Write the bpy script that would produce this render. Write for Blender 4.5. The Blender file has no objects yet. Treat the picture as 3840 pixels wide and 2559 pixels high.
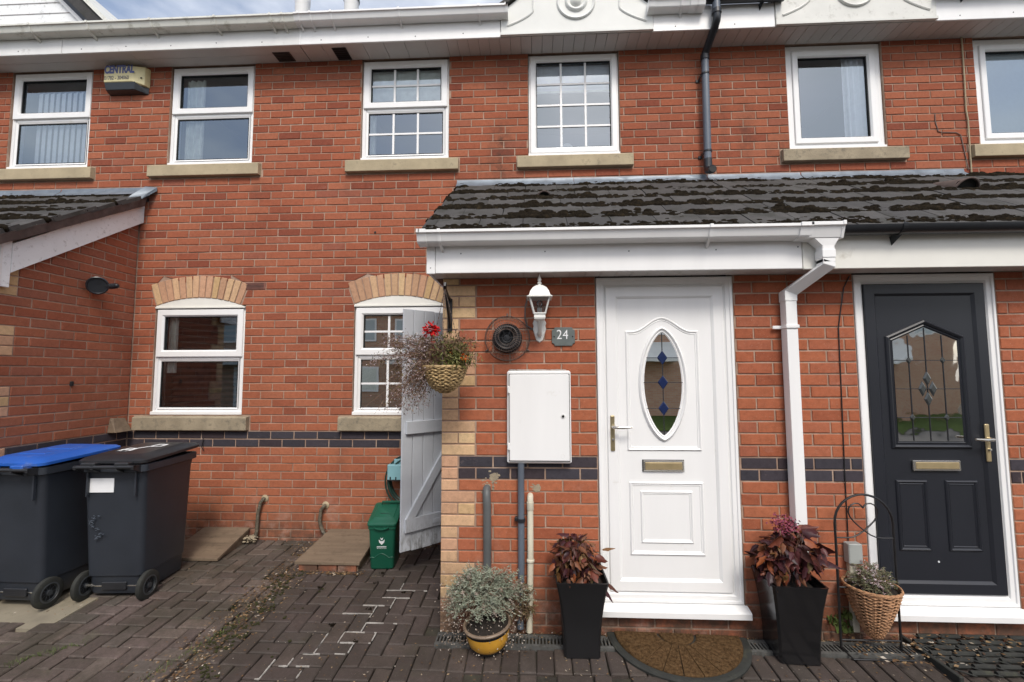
import bpy, math, random
from math import sin, cos, pi, radians, sqrt
from mathutils import Vector, Matrix, noise

random.seed(7)
SC = bpy.context.scene
COL = SC.collection

# ------------------------------------------------------------------ camera, light, exposure
CAM = Vector((0.6015, -4.1683, 1.5815))
YAW, PITCH, ROLL = 0.0468, 0.0732, -0.0028
cd = bpy.data.cameras.new('camera'); cam = bpy.data.objects.new('camera', cd); COL.objects.link(cam)
cd.sensor_fit = 'HORIZONTAL'; cd.sensor_width = 36.0; cd.lens = 1682.15 * 36 / 3840
cd.clip_start = 0.05; cd.clip_end = 400
_f = Vector((-sin(YAW) * cos(PITCH), cos(YAW) * cos(PITCH), sin(PITCH)))
_r = Vector((cos(YAW), sin(YAW), 0)); _u = _r.cross(_f)
_r2 = cos(ROLL) * _r + sin(ROLL) * _u; _u2 = -sin(ROLL) * _r + cos(ROLL) * _u
cam.matrix_world = Matrix(((_r2.x, _u2.x, -_f.x, CAM.x), (_r2.y, _u2.y, -_f.y, CAM.y), (_r2.z, _u2.z, -_f.z, CAM.z), (0, 0, 0, 1)))
SC.camera = cam

SUN_EL, SUN_AZ = radians(50), radians(166)      # veiled sun on the camera's side
W = bpy.data.worlds.new('World'); SC.world = W; W.use_nodes = True
nt = W.node_tree; nt.nodes.clear()
wo = nt.nodes.new('ShaderNodeOutputWorld'); bg = nt.nodes.new('ShaderNodeBackground')
sky = nt.nodes.new('ShaderNodeTexSky'); sky.sky_type = 'NISHITA'; sky.sun_disc = False
sky.sun_elevation = SUN_EL; sky.sun_rotation = SUN_AZ
sky.air_density = 1.0; sky.dust_density = 3.0; sky.ozone_density = 1.0
tc = nt.nodes.new('ShaderNodeTexCoord'); mp = nt.nodes.new('ShaderNodeMapping'); mp.inputs['Scale'].default_value = (1.6, 1.6, 4.0)
nz = nt.nodes.new('ShaderNodeTexNoise'); nz.inputs['Scale'].default_value = 2.3; nz.inputs['Detail'].default_value = 7
cr = nt.nodes.new('ShaderNodeValToRGB'); cr.color_ramp.elements[0].position = 0.40; cr.color_ramp.elements[1].position = 0.72
mx = nt.nodes.new('ShaderNodeMixRGB'); mx.inputs['Color2'].default_value = (7.6, 7.7, 7.9, 1)
cr.color_ramp.elements[0].color = (0.10, 0.10, 0.10, 1); cr.color_ramp.elements[1].color = (0.80, 0.80, 0.80, 1)
nt.links.new(tc.outputs['Generated'], mp.inputs['Vector']); nt.links.new(mp.outputs[0], nz.inputs['Vector'])
nt.links.new(nz.outputs['Fac'], cr.inputs['Fac']); nt.links.new(cr.outputs['Color'], mx.inputs['Fac'])
nt.links.new(sky.outputs[0], mx.inputs['Color1']); nt.links.new(mx.outputs[0], bg.inputs['Color'])
bg.inputs['Strength'].default_value = 0.13
nt.links.new(bg.outputs[0], wo.inputs['Surface'])

sd = bpy.data.lights.new('sun', 'SUN'); sd.energy = 1.5; sd.angle = radians(16); sd.color = (1.0, 0.955, 0.885)
sun = bpy.data.objects.new('sun', sd); COL.objects.link(sun)
_sd = Vector((sin(SUN_AZ) * cos(SUN_EL), cos(SUN_AZ) * cos(SUN_EL), sin(SUN_EL)))
sun.rotation_euler = (-_sd).to_track_quat('-Z', 'Y').to_euler(); sun.location = _sd * 40

SC.view_settings.view_transform = 'Standard'; SC.view_settings.look = 'None'
SC.view_settings.exposure = 0.58; SC.view_settings.gamma = 1.0; SC.view_settings.use_curve_mapping = False

# ------------------------------------------------------------------ materials
def srgb(r, g, b):
    return tuple((c / 255 / 12.92) if c / 255 <= 0.04045 else ((c / 255 + 0.055) / 1.055) ** 2.4 for c in (r, g, b))

class MT:
    def __init__(s, name):
        s.m = bpy.data.materials.new(name); s.m.use_nodes = True
        s.nt = s.m.node_tree; s.b = s.nt.nodes['Principled BSDF']
        s.pos = s.nt.nodes.new('ShaderNodeNewGeometry')
    def n(s, t, **k):
        x = s.nt.nodes.new(t)
        for a, v in k.items(): setattr(x, a, v)
        return x
    def l(s, a, b): s.nt.links.new(a, b)
    def noise(s, scale, detail=4, rough=0.55, vec=None, stretch=None):
        x = s.n('ShaderNodeTexNoise'); x.inputs['Scale'].default_value = scale; x.inputs['Detail'].default_value = detail
        x.inputs['Roughness'].default_value = rough
        v = vec or s.pos.outputs['Position']
        if stretch:
            m = s.n('ShaderNodeMapping'); m.inputs['Scale'].default_value = stretch; s.l(v, m.inputs['Vector']); v = m.outputs[0]
        s.l(v, x.inputs['Vector']); return x.outputs['Fac']
    def ramp(s, fac, stops):
        x = s.n('ShaderNodeValToRGB'); e = x.color_ramp.elements
        while len(e) < len(stops): e.new(0.5)
        for i, (p, c) in enumerate(stops):
            e[i].position = p; e[i].color = (*c, 1) if len(c) == 3 else c
        s.l(fac, x.inputs['Fac']); return x.outputs['Color']
    def mix(s, fac, a, b, mode='MIX'):
        x = s.n('ShaderNodeMixRGB', blend_type=mode)
        for i, v in (('Fac', fac), ('Color1', a), ('Color2', b)):
            if isinstance(v, (int, float)): x.inputs[i].default_value = v
            elif isinstance(v, tuple): x.inputs[i].default_value = (*v, 1)
            else: s.l(v, x.inputs[i])
        return x.outputs['Color']
    def math(s, op, a, b=0.0, clamp=False):
        x = s.n('ShaderNodeMath', operation=op); x.use_clamp = clamp
        for i, v in enumerate((a, b)):
            if isinstance(v, (int, float)): x.inputs[i].default_value = v
            else: s.l(v, x.inputs[i])
        return x.outputs[0]
    def sep(s):
        x = s.n('ShaderNodeSeparateXYZ'); s.l(s.pos.outputs['Position'], x.inputs[0]); return x.outputs
    def rnd(s):
        o = s.n('ShaderNodeObjectInfo')
        return s.math('FRACT', s.math('ADD', o.outputs['Random'], s.pos.outputs['Random Per Island']))
    def bump(s, h, strength=0.3, dist=0.005):
        x = s.n('ShaderNodeBump'); x.inputs['Strength'].default_value = strength; x.inputs['Distance'].default_value = dist
        s.l(h, x.inputs['Height']); s.l(x.outputs[0], s.b.inputs['Normal'])
    def col(s, c):
        if isinstance(c, tuple): s.b.inputs['Base Color'].default_value = (*c, 1)
        else: s.l(c, s.b.inputs['Base Color'])
    def rough(s, r):
        if isinstance(r, (int, float)): s.b.inputs['Roughness'].default_value = r
        else: s.l(r, s.b.inputs['Roughness'])
    def spec(s, v): s.b.inputs['Specular IOR Level'].default_value = v

def mul(c, k): return tuple(min(1, x * k) for x in c)

def simple(name, c, rough=0.5, var=0.12, scale=6.0, bump=0.0, bscale=80, metal=0.0, dirt=None, dirt_amt=0.0, spec=0.5, dscale=12, stretch=None):
    t = MT(name)
    c1 = t.ramp(t.noise(scale, 5, stretch=stretch), [(0.3, mul(c, 1 - var)), (0.7, mul(c, 1 + var))])
    if dirt:
        f = t.ramp(t.noise(dscale, 8, 0.7), [(0.62 - dirt_amt, (0, 0, 0)), (0.78 - dirt_amt * 0.6, (1, 1, 1))])
        c1 = t.mix(t.math('MULTIPLY', f, 0.75), c1, dirt)
    t.col(c1); t.rough(rough); t.b.inputs['Metallic'].default_value = metal; t.spec(spec)
    if bump: t.bump(t.noise(bscale, 4), bump, 0.004)
    return t.m

def brick_material(name, stops, orange=None, speck=(0.50, 0.33, 0.25), stains_and_shade=()):
    t = MT(name); r = t.rnd()
    c = t.ramp(r, stops)
    if orange:
        z = t.sep()['Z']
        f = t.math('MULTIPLY', t.math('MULTIPLY', t.math('SUBTRACT', 2.7, z), 0.42, True), t.ramp(t.math('FRACT', t.math('MULTIPLY', r, 7.3)), [(0.0, (0.25,) * 3), (1.0, (1, 1, 1))]))
        c = t.mix(t.math('MULTIPLY', f, 0.85, True), c, orange)
    c = t.mix(0.55, c, t.ramp(t.noise(34, 6, 0.7), [(0.25, (0.55, 0.55, 0.55)), (0.5, (1, 1, 1)), (0.8, (1.35, 1.35, 1.35))]), 'MULTIPLY')
    c = t.mix(t.math('MULTIPLY', t.ramp(t.noise(120, 3, 0.6), [(0.62, (0, 0, 0)), (0.74, (1, 1, 1))]), 0.5), c, speck)
    c = t.mix(t.math('MULTIPLY', t.ramp(t.noise(2.6, 8, 0.75), [(0.60, (0, 0, 0)), (0.78, (1, 1, 1))]), 0.28), c, (0.55, 0.40, 0.34))
    xyz = t.sep() if stains_and_shade else None
    for (x0, w, z0, z1, k) in stains_and_shade:      # weather staining: dark streaks on the brick; soffit shade painted in at the eaves
        fx = t.math('SUBTRACT', 1.0, t.math('DIVIDE', t.math('ABSOLUTE', t.math('SUBTRACT', xyz['X'], x0)), w), True)
        fz = t.math('MULTIPLY', t.math('MULTIPLY', t.math('SUBTRACT', xyz['Z'], z0), 5, True), t.math('MULTIPLY', t.math('SUBTRACT', z1, xyz['Z']), 5, True))
        f = t.math('MULTIPLY', t.math('MULTIPLY', fx, fz), t.ramp(t.noise(14, 6, 0.7), [(0.35, (0, 0, 0)), (0.6, (1, 1, 1))]))
        c = t.mix(t.math('MULTIPLY', f, k), c, (0.07, 0.045, 0.035))
    c = t.mix(0.6, c, t.ramp(t.noise(1.1, 5, 0.6), [(0.3, (.78, .76, .76)), (0.5, (1, 1, 1)), (0.72, (1.14, 1.12, 1.10))]), 'MULTIPLY')
    zz = t.sep()['Z']      # rain splash and soil near the ground
    f = t.math('MULTIPLY', t.math('MULTIPLY', t.math('SUBTRACT', 0.42, zz), 2.6, True), t.ramp(t.noise(9, 7, 0.7), [(0.28, (0, 0, 0)), (0.56, (1, 1, 1))]))
    c = t.mix(t.math('MULTIPLY', f, 0.9), c, (0.085, 0.060, 0.045))
    f = t.math('MULTIPLY', t.math('MULTIPLY', t.math('SUBTRACT', 0.62, zz), 2.2, True), t.ramp(t.noise(4.3, 7, 0.7), [(0.52, (0, 0, 0)), (0.66, (1, 1, 1))]))
    c = t.mix(t.math('MULTIPLY', f, 0.45), c, (0.46, 0.34, 0.28))
    t.col(c); t.rough(0.92); t.spec(0.12)
    t.bump(t.noise(150, 6, 0.7), 0.5, 0.003)
    return t.m

R = lambda a, b, c: (a, b, c)
M = {}
ST = [(-2.1, .10, 3.2, 3.56, .6), (-3.17, .10, 3.2, 3.56, .5), (-.12, .11, 3.1, 3.56, .7), (-1.19, .09, 3.2, 3.56, .5), (.50, .10, 3.44, 3.56, .8), (1.55, .12, 3.44, 3.56, .6), (-2.12, .1, .7, 1.07, .5), (-3.19, .1, .7, 1.07, .5), (-1.2, .1, .6, 1.07, .5), (-2.9, .2, 4.62, 4.72, .5), (0.30, 0.16, 3.35, 4.1, 0.8), (0.1, 0.25, 3.44, 3.7, 0.7), (2.62, 0.12, 3.5, 4.2, 0.6), (2.95, 0.22, 3.45, 3.9, 0.6), (2.42, 0.07, 3.4, 4.5, 0.3), (4.3, 0.4, 3.4, 3.6, 0.5), (3.0, 3.0, 4.62, 4.72, 0.6)]  # entries at the eaves paint soffit shade into the top course
M['brick'] = brick_material('red_brick', [(0.0, R(.215, .064, .040)), (0.12, R(.275, .084, .048)), (0.5, R(.325, .104, .057)), (0.88, R(.355, .125, .070)), (1.0, R(.275, .096, .062))], orange=(0.41, 0.152, 0.079), stains_and_shade=ST)
M['brick_left'] = brick_material('red_brick_side', [(0.0, R(.26, .080, .046)), (0.5, R(.32, .105, .058)), (1.0, R(.27, .10, .064))], orange=(0.32, 0.135, 0.076))
M['brick_porch'] = brick_material('orange_red_brick', [(0.0, R(.27, .078, .042)), (0.5, R(.36, .112, .056)), (1.0, R(.31, .102, .062))], orange=(0.42, 0.150, 0.076))
M['buff'] = brick_material('buff_brick', [(0.0, R(.52, .35, .18)), (0.3, R(.58, .39, .23)), (0.5, R(.46, .27, .17)), (0.8, R(.56, .33, .21)), (1.0, R(.64, .46, .26))], speck=(0.20, 0.12, 0.07))
M['blue'] = brick_material('blue_engineering_brick', [(0.0, R(.045, .042, .050)), (0.5, R(.060, .055, .066)), (1.0, R(.05, .038, .042))], speck=(0.09, 0.07, 0.07))
def mortar():
    t = MT('mortar')
    c = t.ramp(t.noise(5, 8, 0.7), [(0.3, (.27, .175, .13)), (0.5, (.36, .245, .18)), (0.72, (.50, .38, .30))])
    z = t.sep()['Z']
    f = t.math('MULTIPLY', t.math('MULTIPLY', t.math('SUBTRACT', 0.5, z), 2.4, True), t.ramp(t.noise(9, 7, 0.7), [(0.36, (0, 0, 0)), (0.6, (1, 1, 1))]))
    c = t.mix(t.math('MULTIPLY', f, 0.8), c, (0.12, 0.09, 0.065))
    c = t.mix(t.math('MULTIPLY', t.ramp(t.noise(3.1, 8, 0.75), [(0.5, (0, 0, 0)), (0.7, (1, 1, 1))]), 0.6), c, (0.24, 0.15, 0.11))
    t.col(c); t.rough(0.95); t.bump(t.noise(220, 5), 0.6, 0.003); return t.m
M['mortar'] = mortar()
M['pvc'] = simple('white_pvc', (0.84, 0.84, 0.83), 0.3, 0.03, 2.2, dirt=(0.60, 0.57, 0.50), dirt_amt=-0.02, dscale=5, stretch=(3, 3, 0.5))
M['pvc_cream'] = simple('cream_weathered_pvc', (0.77, 0.76, 0.70), 0.4, 0.04, 5, dirt=(0.35, 0.30, 0.22), dirt_amt=-0.02, dscale=3)
M['pvc_dirty'] = simple('stained_white_pvc', (0.74, 0.74, 0.72), 0.4, 0.06, 4, dirt=(0.30, 0.27, 0.22), dirt_amt=0.02, dscale=7)
M['pvc_algae'] = simple('algae_spotted_white_board', (0.79, 0.81, 0.81), 0.45, 0.06, 4, dirt=(0.22, 0.22, 0.19), dirt_amt=0.06, dscale=26)
M['gutter_old'] = simple('grimy_off_white_gutter', (0.70, 0.70, 0.64), 0.4, 0.08, 4, dirt=(0.22, 0.20, 0.13), dirt_amt=0.08, dscale=9, stretch=(1, 1, 1))
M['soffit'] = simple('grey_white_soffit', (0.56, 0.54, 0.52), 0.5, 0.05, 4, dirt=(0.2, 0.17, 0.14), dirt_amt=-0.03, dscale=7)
M['stone'] = simple('cast_stone_sill', (0.40, 0.33, 0.215), 0.85, 0.16, 7, 0.4, 120, dirt=(0.12, 0.105, 0.08), dirt_amt=0.05, dscale=14)
M['stone_dark'] = simple('lichened_stone_sill', (0.33, 0.275, 0.19), 0.9, 0.2, 9, 0.5, 120, dirt=(0.10, 0.09, 0.07), dirt_amt=0.14, dscale=18)
M['lead'] = simple('lead_flashing', (0.17, 0.20, 0.235), 0.45, 0.25, 9, 0.2, 40, dirt=(0.36, 0.39, 0.42), dirt_amt=0.02, dscale=20, metal=0.25)
def tile():
    t = MT('concrete_roof_tile'); r = t.rnd()
    c = t.ramp(r, [(0.0, (.040, .038, .037)), (1.0, (.062, .058, .055))])
    c = t.mix(0.7, c, t.ramp(t.noise(18, 7, 0.7), [(0.3, (.5, .5, .5)), (0.7, (1.45, 1.45, 1.45))]), 'MULTIPLY')
    c = t.mix(t.math('MULTIPLY', t.ramp(t.noise(26, 5, 0.7), [(0.66, (0, 0, 0)), (0.72, (1, 1, 1))]), 0.7), c, (0.26, 0.27, 0.25))
    c = t.mix(t.math('MULTIPLY', t.ramp(t.noise(9, 7, 0.7), [(0.50, (0, 0, 0)), (0.62, (1, 1, 1))]), 0.8), c, (0.022, 0.022, 0.016))
    t.col(c); t.rough(0.8); t.bump(t.noise(160, 5), 0.5, 0.003); return t.m
M['tile'] = tile()
def moss():
    t = MT('dry_moss')
    c = t.ramp(t.noise(22, 6, 0.7), [(0.3, (.009, .007, .005)), (0.55, (.019, .015, .010)), (0.78, (.055, .038, .020))])
    t.col(c); t.rough(1.0); t.spec(0.05); t.bump(t.noise(260, 6, 0.8), 1.0, 0.008); return t.m
M['moss'] = moss()
M['moss_green'] = simple('green_moss', (0.040, 0.041, 0.018), 1.0, 0.4, 60, 0.8, 200, spec=0.1)
M['terracotta'] = simple('brown_vent_tile', (0.085, 0.060, 0.052), 0.85, 0.25, 20, 0.4, 90)
M['black_pvc'] = simple('black_pvc', (0.016, 0.018, 0.022), 0.33, 0.2, 5)
M['pipe_grey'] = simple('weathered_grey_pipe', (0.105, 0.125, 0.155), 0.38, 0.18, 4, dirt=(0.2, 0.22, 0.25), dirt_amt=0.02, dscale=9, stretch=(1, 1, 0.3))
M['pipe_mid'] = simple('plain_grey_pipe', (0.10, 0.105, 0.105), 0.5, 0.15, 8)
M['pipe_cream'] = simple('cream_pipe', (0.62, 0.58, 0.46), 0.45, 0.1, 6, dirt=(0.25, 0.2, 0.12), dirt_amt=0.0, dscale=12)
M['pipe_rust'] = simple('mouldy_waste_pipe', (0.10, 0.085, 0.06), 0.7, 0.5, 40, 0.4, 100, dirt=(0.33, 0.32, 0.27), dirt_amt=0.08, dscale=35)
M['bin'] = simple('charcoal_bin_plastic', (0.026, 0.031, 0.040), 0.42, 0.18, 3, 0.08, 400, dirt=(0.07, 0.075, 0.085), dirt_amt=-0.04, dscale=16)
M['bin_lid'] = simple('black_lid_plastic', (0.018, 0.019, 0.022), 0.4, 0.2, 5, 0.05, 300)
M['blue_lid'] = simple('blue_lid_plastic', (0.014, 0.092, 0.40), 0.4, 0.1, 5, dirt=(0.16, 0.19, 0.26), dirt_amt=0.04, dscale=5)
M['rubber'] = simple('dirty_rubber', (0.020, 0.021, 0.018), 0.8, 0.3, 20, 0.3, 200, dirt=(0.06, 0.062, 0.035), dirt_amt=0.06, dscale=14)
M['rim'] = simple('grey_wheel_rim', (0.045, 0.05, 0.055), 0.5, 0.2, 10)
M['paper'] = simple('white_sheet', (0.80, 0.81, 0.82), 0.6, 0.03, 20)
M['white_mark'] = simple('white_print', (0.72, 0.74, 0.74), 0.6, 0.1, 60)
M['caddy'] = simple('green_caddy_plastic', (0.008, 0.090, 0.052), 0.38, 0.12, 5)
M['board'] = simple('weathered_brown_board', (0.165, 0.120, 0.080), 0.85, 0.22, 7, 0.5, 60, dirt=(0.08, 0.055, 0.035), dirt_amt=0.1, dscale=16, stretch=(0.3, 3, 3))
M['gate'] = simple('pale_grey_gate_paint', (0.54, 0.57, 0.61), 0.6, 0.06, 5, 0.2, 60, stretch=(3, 3, 0.3))
def gate_rot():
    t = MT('pale_grey_paint_rotting_at_the_foot')
    c = t.ramp(t.noise(5, 5), [(0.3, (.50, .53, .57)), (0.7, (.57, .60, .64))])
    z = t.sep()['Z']
    f = t.math('MULTIPLY', t.math('MULTIPLY', t.math('SUBTRACT', 0.50, z), 3.2, True), t.ramp(t.noise(22, 8, 0.75, stretch=(1.5, 1.5, 0.5)), [(0.42, (0, 0, 0)), (0.62, (1, 1, 1))]))
    t.col(t.mix(t.math('MULTIPLY', f, 0.9), c, (0.10, 0.095, 0.08))); t.rough(0.65); t.bump(t.noise(60, 4, stretch=(3, 3, 0.3)), 0.3, 0.004); return t.m
M['gate_rot'] = gate_rot()
M['teal'] = simple('pale_teal_plastic', (0.22, 0.42, 0.46), 0.5, 0.06, 6)
M['hose'] = simple('dark_green_hose', (0.012, 0.04, 0.032), 0.4, 0.2, 6)
M['lamp_white'] = simple('white_painted_lantern', (0.74, 0.74, 0.70), 0.35, 0.05, 20, dirt=(0.3, 0.28, 0.24), dirt_amt=0.0, dscale=40)
M['iron'] = simple('black_iron', (0.012, 0.012, 0.013), 0.4, 0.3, 20)
M['wire'] = simple('rusty_galvanised_wire', (0.16, 0.12, 0.10), 0.5, 0.3, 40, metal=0.4)
M['flue'] = simple('black_flue_terminal', (0.010, 0.011, 0.014), 0.45, 0.2, 20)
M['slate'] = simple('grey_slate_plaque', (0.115, 0.135, 0.13), 0.6, 0.12, 20, 0.3, 120)
M['cream_box'] = simple('aged_cream_alarm_box', (0.66, 0.59, 0.33), 0.5, 0.1, 7, dirt=(0.3, 0.25, 0.12), dirt_amt=0.0, dscale=10)
M['sign_blue'] = simple('faded_blue_lettering', (0.10, 0.12, 0.28), 0.6, 0.1, 10)
M['sign_grey'] = simple('faded_grey_lettering', (0.12, 0.12, 0.14), 0.6, 0.1, 10)
M['brass'] = simple('tarnished_brass', (0.48, 0.40, 0.24), 0.32, 0.15, 20, metal=0.8)
M['chrome'] = simple('polished_handle_metal', (0.62, 0.60, 0.55), 0.22, 0.05, 20, metal=0.9)
M['gold'] = simple('satin_brass_flap', (0.58, 0.46, 0.26), 0.35, 0.08, 20, metal=0.7)
M['anthracite'] = simple('anthracite_door', (0.016, 0.018, 0.024), 0.36, 0.08, 3)
M['gasket'] = simple('black_gasket', (0.01, 0.01, 0.01), 0.7, 0.1, 10)
M['lead_came'] = simple('dark_lead_came', (0.035, 0.035, 0.04), 0.4, 0.1, 10, metal=0.3)
M['blue_glass'] = simple('blue_glass_diamond', (0.012, 0.022, 0.075), 0.12, 0.05, 10)
M['bevel_glass'] = simple('bevelled_glass_stud', (0.05, 0.055, 0.055), 0.22, 0.1, 20)
M['pot_black'] = simple('black_planter', (0.0085, 0.0085, 0.0095), 0.5, 0.2, 4, 0.05, 200)
M['pot_gloss'] = simple('glossy_black_planter', (0.010, 0.010, 0.011), 0.16, 0.2, 4, spec=0.7)
M['pot_yellow'] = simple('mustard_glaze', (0.56, 0.29, 0.035), 0.3, 0.12, 12, dirt=(0.2, 0.11, 0.03), dirt_amt=-0.02, dscale=40)
M['pot_rim'] = simple('brown_glaze_rim', (0.20, 0.145, 0.10), 0.35, 0.2, 20)
M['soil'] = simple('dark_soil', (0.018, 0.013, 0.009), 1.0, 0.4, 60, 0.8, 200)
M['wicker'] = simple('straw_wicker', (0.46, 0.32, 0.15), 0.7, 0.35, 45, 0.3, 200)
M['wicker_red'] = simple('reddish_wicker', (0.40, 0.215, 0.11), 0.7, 0.35, 45, 0.3, 200)
M['wicker_dark'] = simple('dark_basket_liner', (0.07, 0.045, 0.025), 0.9, 0.3, 30)  # dark brown liner inside the woven baskets
M['coir'] = simple('brown_coir', (0.088, 0.052, 0.025), 1.0, 0.5, 60, 0.9, 260, spec=0.05, dirt=(0.19, 0.125, 0.065), dirt_amt=0.06, dscale=40)
M['drain'] = simple('dirty_channel_grate', (0.085, 0.085, 0.08), 0.6, 0.3, 20, dirt=(0.03, 0.028, 0.02), dirt_amt=0.1, dscale=30)
M['black_void'] = simple('black_drain_bottom', (0.006, 0.006, 0.005), 1.0, 0.3, 20)  # near-black floor of the channel drain
def far_brick():
    t = MT('distant_brickwork'); b = t.n('ShaderNodeTexBrick'); b.inputs['Scale'].default_value = 1.0
    b.inputs['Color1'].default_value = (.45, .24, .15, 1); b.inputs['Color2'].default_value = (.50, .32, .21, 1); b.inputs['Mortar'].default_value = (.42, .36, .31, 1)
    b.inputs['Brick Width'].default_value = .225; b.inputs['Row Height'].default_value = .075; b.inputs['Mortar Size'].default_value = .006
    m = t.n('ShaderNodeMapping'); m.inputs['Rotation'].default_value = (pi / 2, 0, 0); t.l(t.pos.outputs['Position'], m.inputs['Vector']); t.l(m.outputs[0], b.inputs['Vector'])
    t.col(b.outputs['Color']); t.rough(.9); return t.m
M['far_brick'] = far_brick()
def paver():
    t = MT('block_paver'); r = t.rnd()
    c = t.ramp(r, [(0.0, (.080, .060, .052)), (0.35, (.125, .092, .082)), (0.7, (.105, .087, .075)), (1.0, (.155, .116, .096))])
    c = t.mix(0.75, c, t.ramp(t.noise(50, 7, 0.75), [(0.25, (.35, .35, .35)), (0.5, (1, 1, 1)), (0.78, (1.9, 1.9, 1.9))]), 'MULTIPLY')
    c = t.mix(t.math('MULTIPLY', t.ramp(t.noise(2.2, 8, 0.7), [(0.36, (0, 0, 0)), (0.60, (1, 1, 1))]), 0.75), c, (0.036, 0.030, 0.019))
    c = t.mix(t.math('MULTIPLY', t.ramp(t.noise(4.1, 8, 0.75), [(0.56, (0, 0, 0)), (0.72, (1, 1, 1))]), 0.5), c, (0.070, 0.072, 0.032))
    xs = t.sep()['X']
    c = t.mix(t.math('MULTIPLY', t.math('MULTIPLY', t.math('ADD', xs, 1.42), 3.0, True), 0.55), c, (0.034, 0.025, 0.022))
    c = t.mix(t.math('MULTIPLY', t.ramp(t.noise(170, 3, 0.6), [(0.66, (0, 0, 0)), (0.72, (1, 1, 1))]), 0.5), c, (0.30, 0.27, 0.24))
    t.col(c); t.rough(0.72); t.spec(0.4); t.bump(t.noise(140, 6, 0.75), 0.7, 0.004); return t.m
M['paver'] = paver()
def joint():
    t = MT('dirty_joint_sand')
    c = t.ramp(t.noise(12, 8, 0.7), [(0.35, (.022, .018, .014)), (0.6, (.045, .040, .027)), (0.75, (.065, .062, .033))])
    t.col(c); t.rough(1.0); t.bump(t.noise(200, 5), 0.8, 0.005); return t.m
M['joint'] = joint()
M['white_joint'] = simple('white_joint_salt', (0.36, 0.34, 0.31), 0.9, 0.3, 60, dirt=(.10, .085, .07), dirt_amt=0.10, dscale=30)
M['concrete'] = simple('mossy_concrete_slab', (0.23, 0.20, 0.145), 0.85, 0.2, 6, 0.4, 120, dirt=(0.09, 0.085, 0.05), dirt_amt=0.08, dscale=6)
M['asphalt'] = simple('asphalt', (0.055, 0.055, 0.056), 0.9, 0.15, 8, 0.4, 150)
M['grass'] = simple('lawn_grass', (0.055, 0.085, 0.02), 1.0, 0.35, 8, 0.6, 120, spec=0.1)
M['render'] = simple('off_white_board', (0.70, 0.71, 0.68), 0.6, 0.05, 4)
M['gable_spotted'] = simple('spotted_off_white_panel', (0.66, 0.66, 0.62), 0.6, 0.07, 4, dirt=(0.36, 0.35, 0.31), dirt_amt=0.06, dscale=14)
M['roof_far'] = simple('grey_brown_roof', (0.10, 0.075, 0.062), 0.85, 0.2, 4)
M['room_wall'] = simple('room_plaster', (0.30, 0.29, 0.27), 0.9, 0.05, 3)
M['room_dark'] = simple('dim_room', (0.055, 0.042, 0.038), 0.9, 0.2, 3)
M['blind_white'] = simple('white_blind_fabric', (0.84, 0.86, 0.88), 0.8, 0.05, 20)
M['blind_brown'] = simple('brown_blind_slat', (0.10, 0.055, 0.04), 0.6, 0.15, 10)
M['curtain'] = simple('pale_curtain', (0.74, 0.77, 0.70), 0.9, 0.12, 16, 0.3, 60)
M['obscure'] = simple('frosted_pane_back', (0.48, 0.54, 0.55), 0.5, 0.03, 30)
M['pink'] = simple('pink_trinket', (0.55, 0.16, 0.16), 0.5, 0.1, 20)
M['silvery'] = simple('white_ornament', (0.78, 0.80, 0.78), 0.3, 0.1, 30)
def glass(name, base=0.10, k=1.6, tint=(0.90, 0.93, 0.95), rough=0.0, wav=2.2, bs=0.02, gtint=(0.80, 0.91, 1.0)):
    t = MT(name); t.nt.nodes.remove(t.b)
    out = t.nt.nodes['Material Output']
    fr = t.n('ShaderNodeFresnel'); fr.inputs['IOR'].default_value = 1.52
    f = t.math('ADD', t.math('MULTIPLY', fr.outputs[0], k), base, True)
    tr = t.n('ShaderNodeBsdfTransparent'); tr.inputs[0].default_value = (*tint, 1)
    gl = t.n('ShaderNodeBsdfGlossy'); gl.inputs['Roughness'].default_value = rough; gl.inputs['Color'].default_value = (*gtint, 1)
    bmp = t.n('ShaderNodeBump'); bmp.inputs['Strength'].default_value = bs; bmp.inputs['Distance'].default_value = 0.02
    t.l(t.noise(wav, 2), bmp.inputs['Height']); t.l(bmp.outputs[0], gl.inputs['Normal'])
    ms = t.n('ShaderNodeMixShader'); t.l(f, ms.inputs[0]); t.l(tr.outputs[0], ms.inputs[1]); t.l(gl.outputs[0], ms.inputs[2])
    t.l(ms.outputs[0], out.inputs['Surface']); return t.m
M['glass'] = glass('window_glass', 0.15)
M['glass_door'] = glass('leaded_door_glass', 0.80, 1.6, (0.45, 0.45, 0.42), gtint=(1, .98, .93))
M['glass_bright'] = glass('reflective_window_glass', 0.55, 1.6, gtint=(1, .98, .94))
M['glass_dark_door'] = glass('rippled_door_glass', 0.66, 1.4, (0.45, 0.46, 0.43), 0.03, 6, 0.07, (1, .98, .93))
M['glass_lamp'] = glass('lantern_glass', 0.03, 1.0, (0.93, 0.93, 0.92))
def leafmat(name, stops, rough=0.6, spec=0.3):
    t = MT(name); t.col(t.mix(0.5, t.ramp(t.rnd(), stops), t.ramp(t.noise(60, 3), [(0.3, (.6, .6, .6)), (0.7, (1.3, 1.3, 1.3))]), 'MULTIPLY')); t.rough(rough); t.spec(spec); return t.m
M['lav'] = leafmat('grey_green_needles', [(0, (.16, .19, .13)), (0.5, (.23, .26, .19)), (1, (.33, .36, .28))])
M['lav_dead'] = leafmat('dead_flower_heads', [(0, (.13, .085, .055)), (0.6, (.30, .24, .19)), (1, (.48, .43, .38))])
M['heuch'] = leafmat('bronze_red_leaves', [(0, (.060, .018, .014)), (0.4, (.10, .040, .022)), (0.75, (.18, .065, .026)), (0.9, (.14, .085, .03)), (1, (.07, .05, .025))], 0.5, 0.3)
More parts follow.
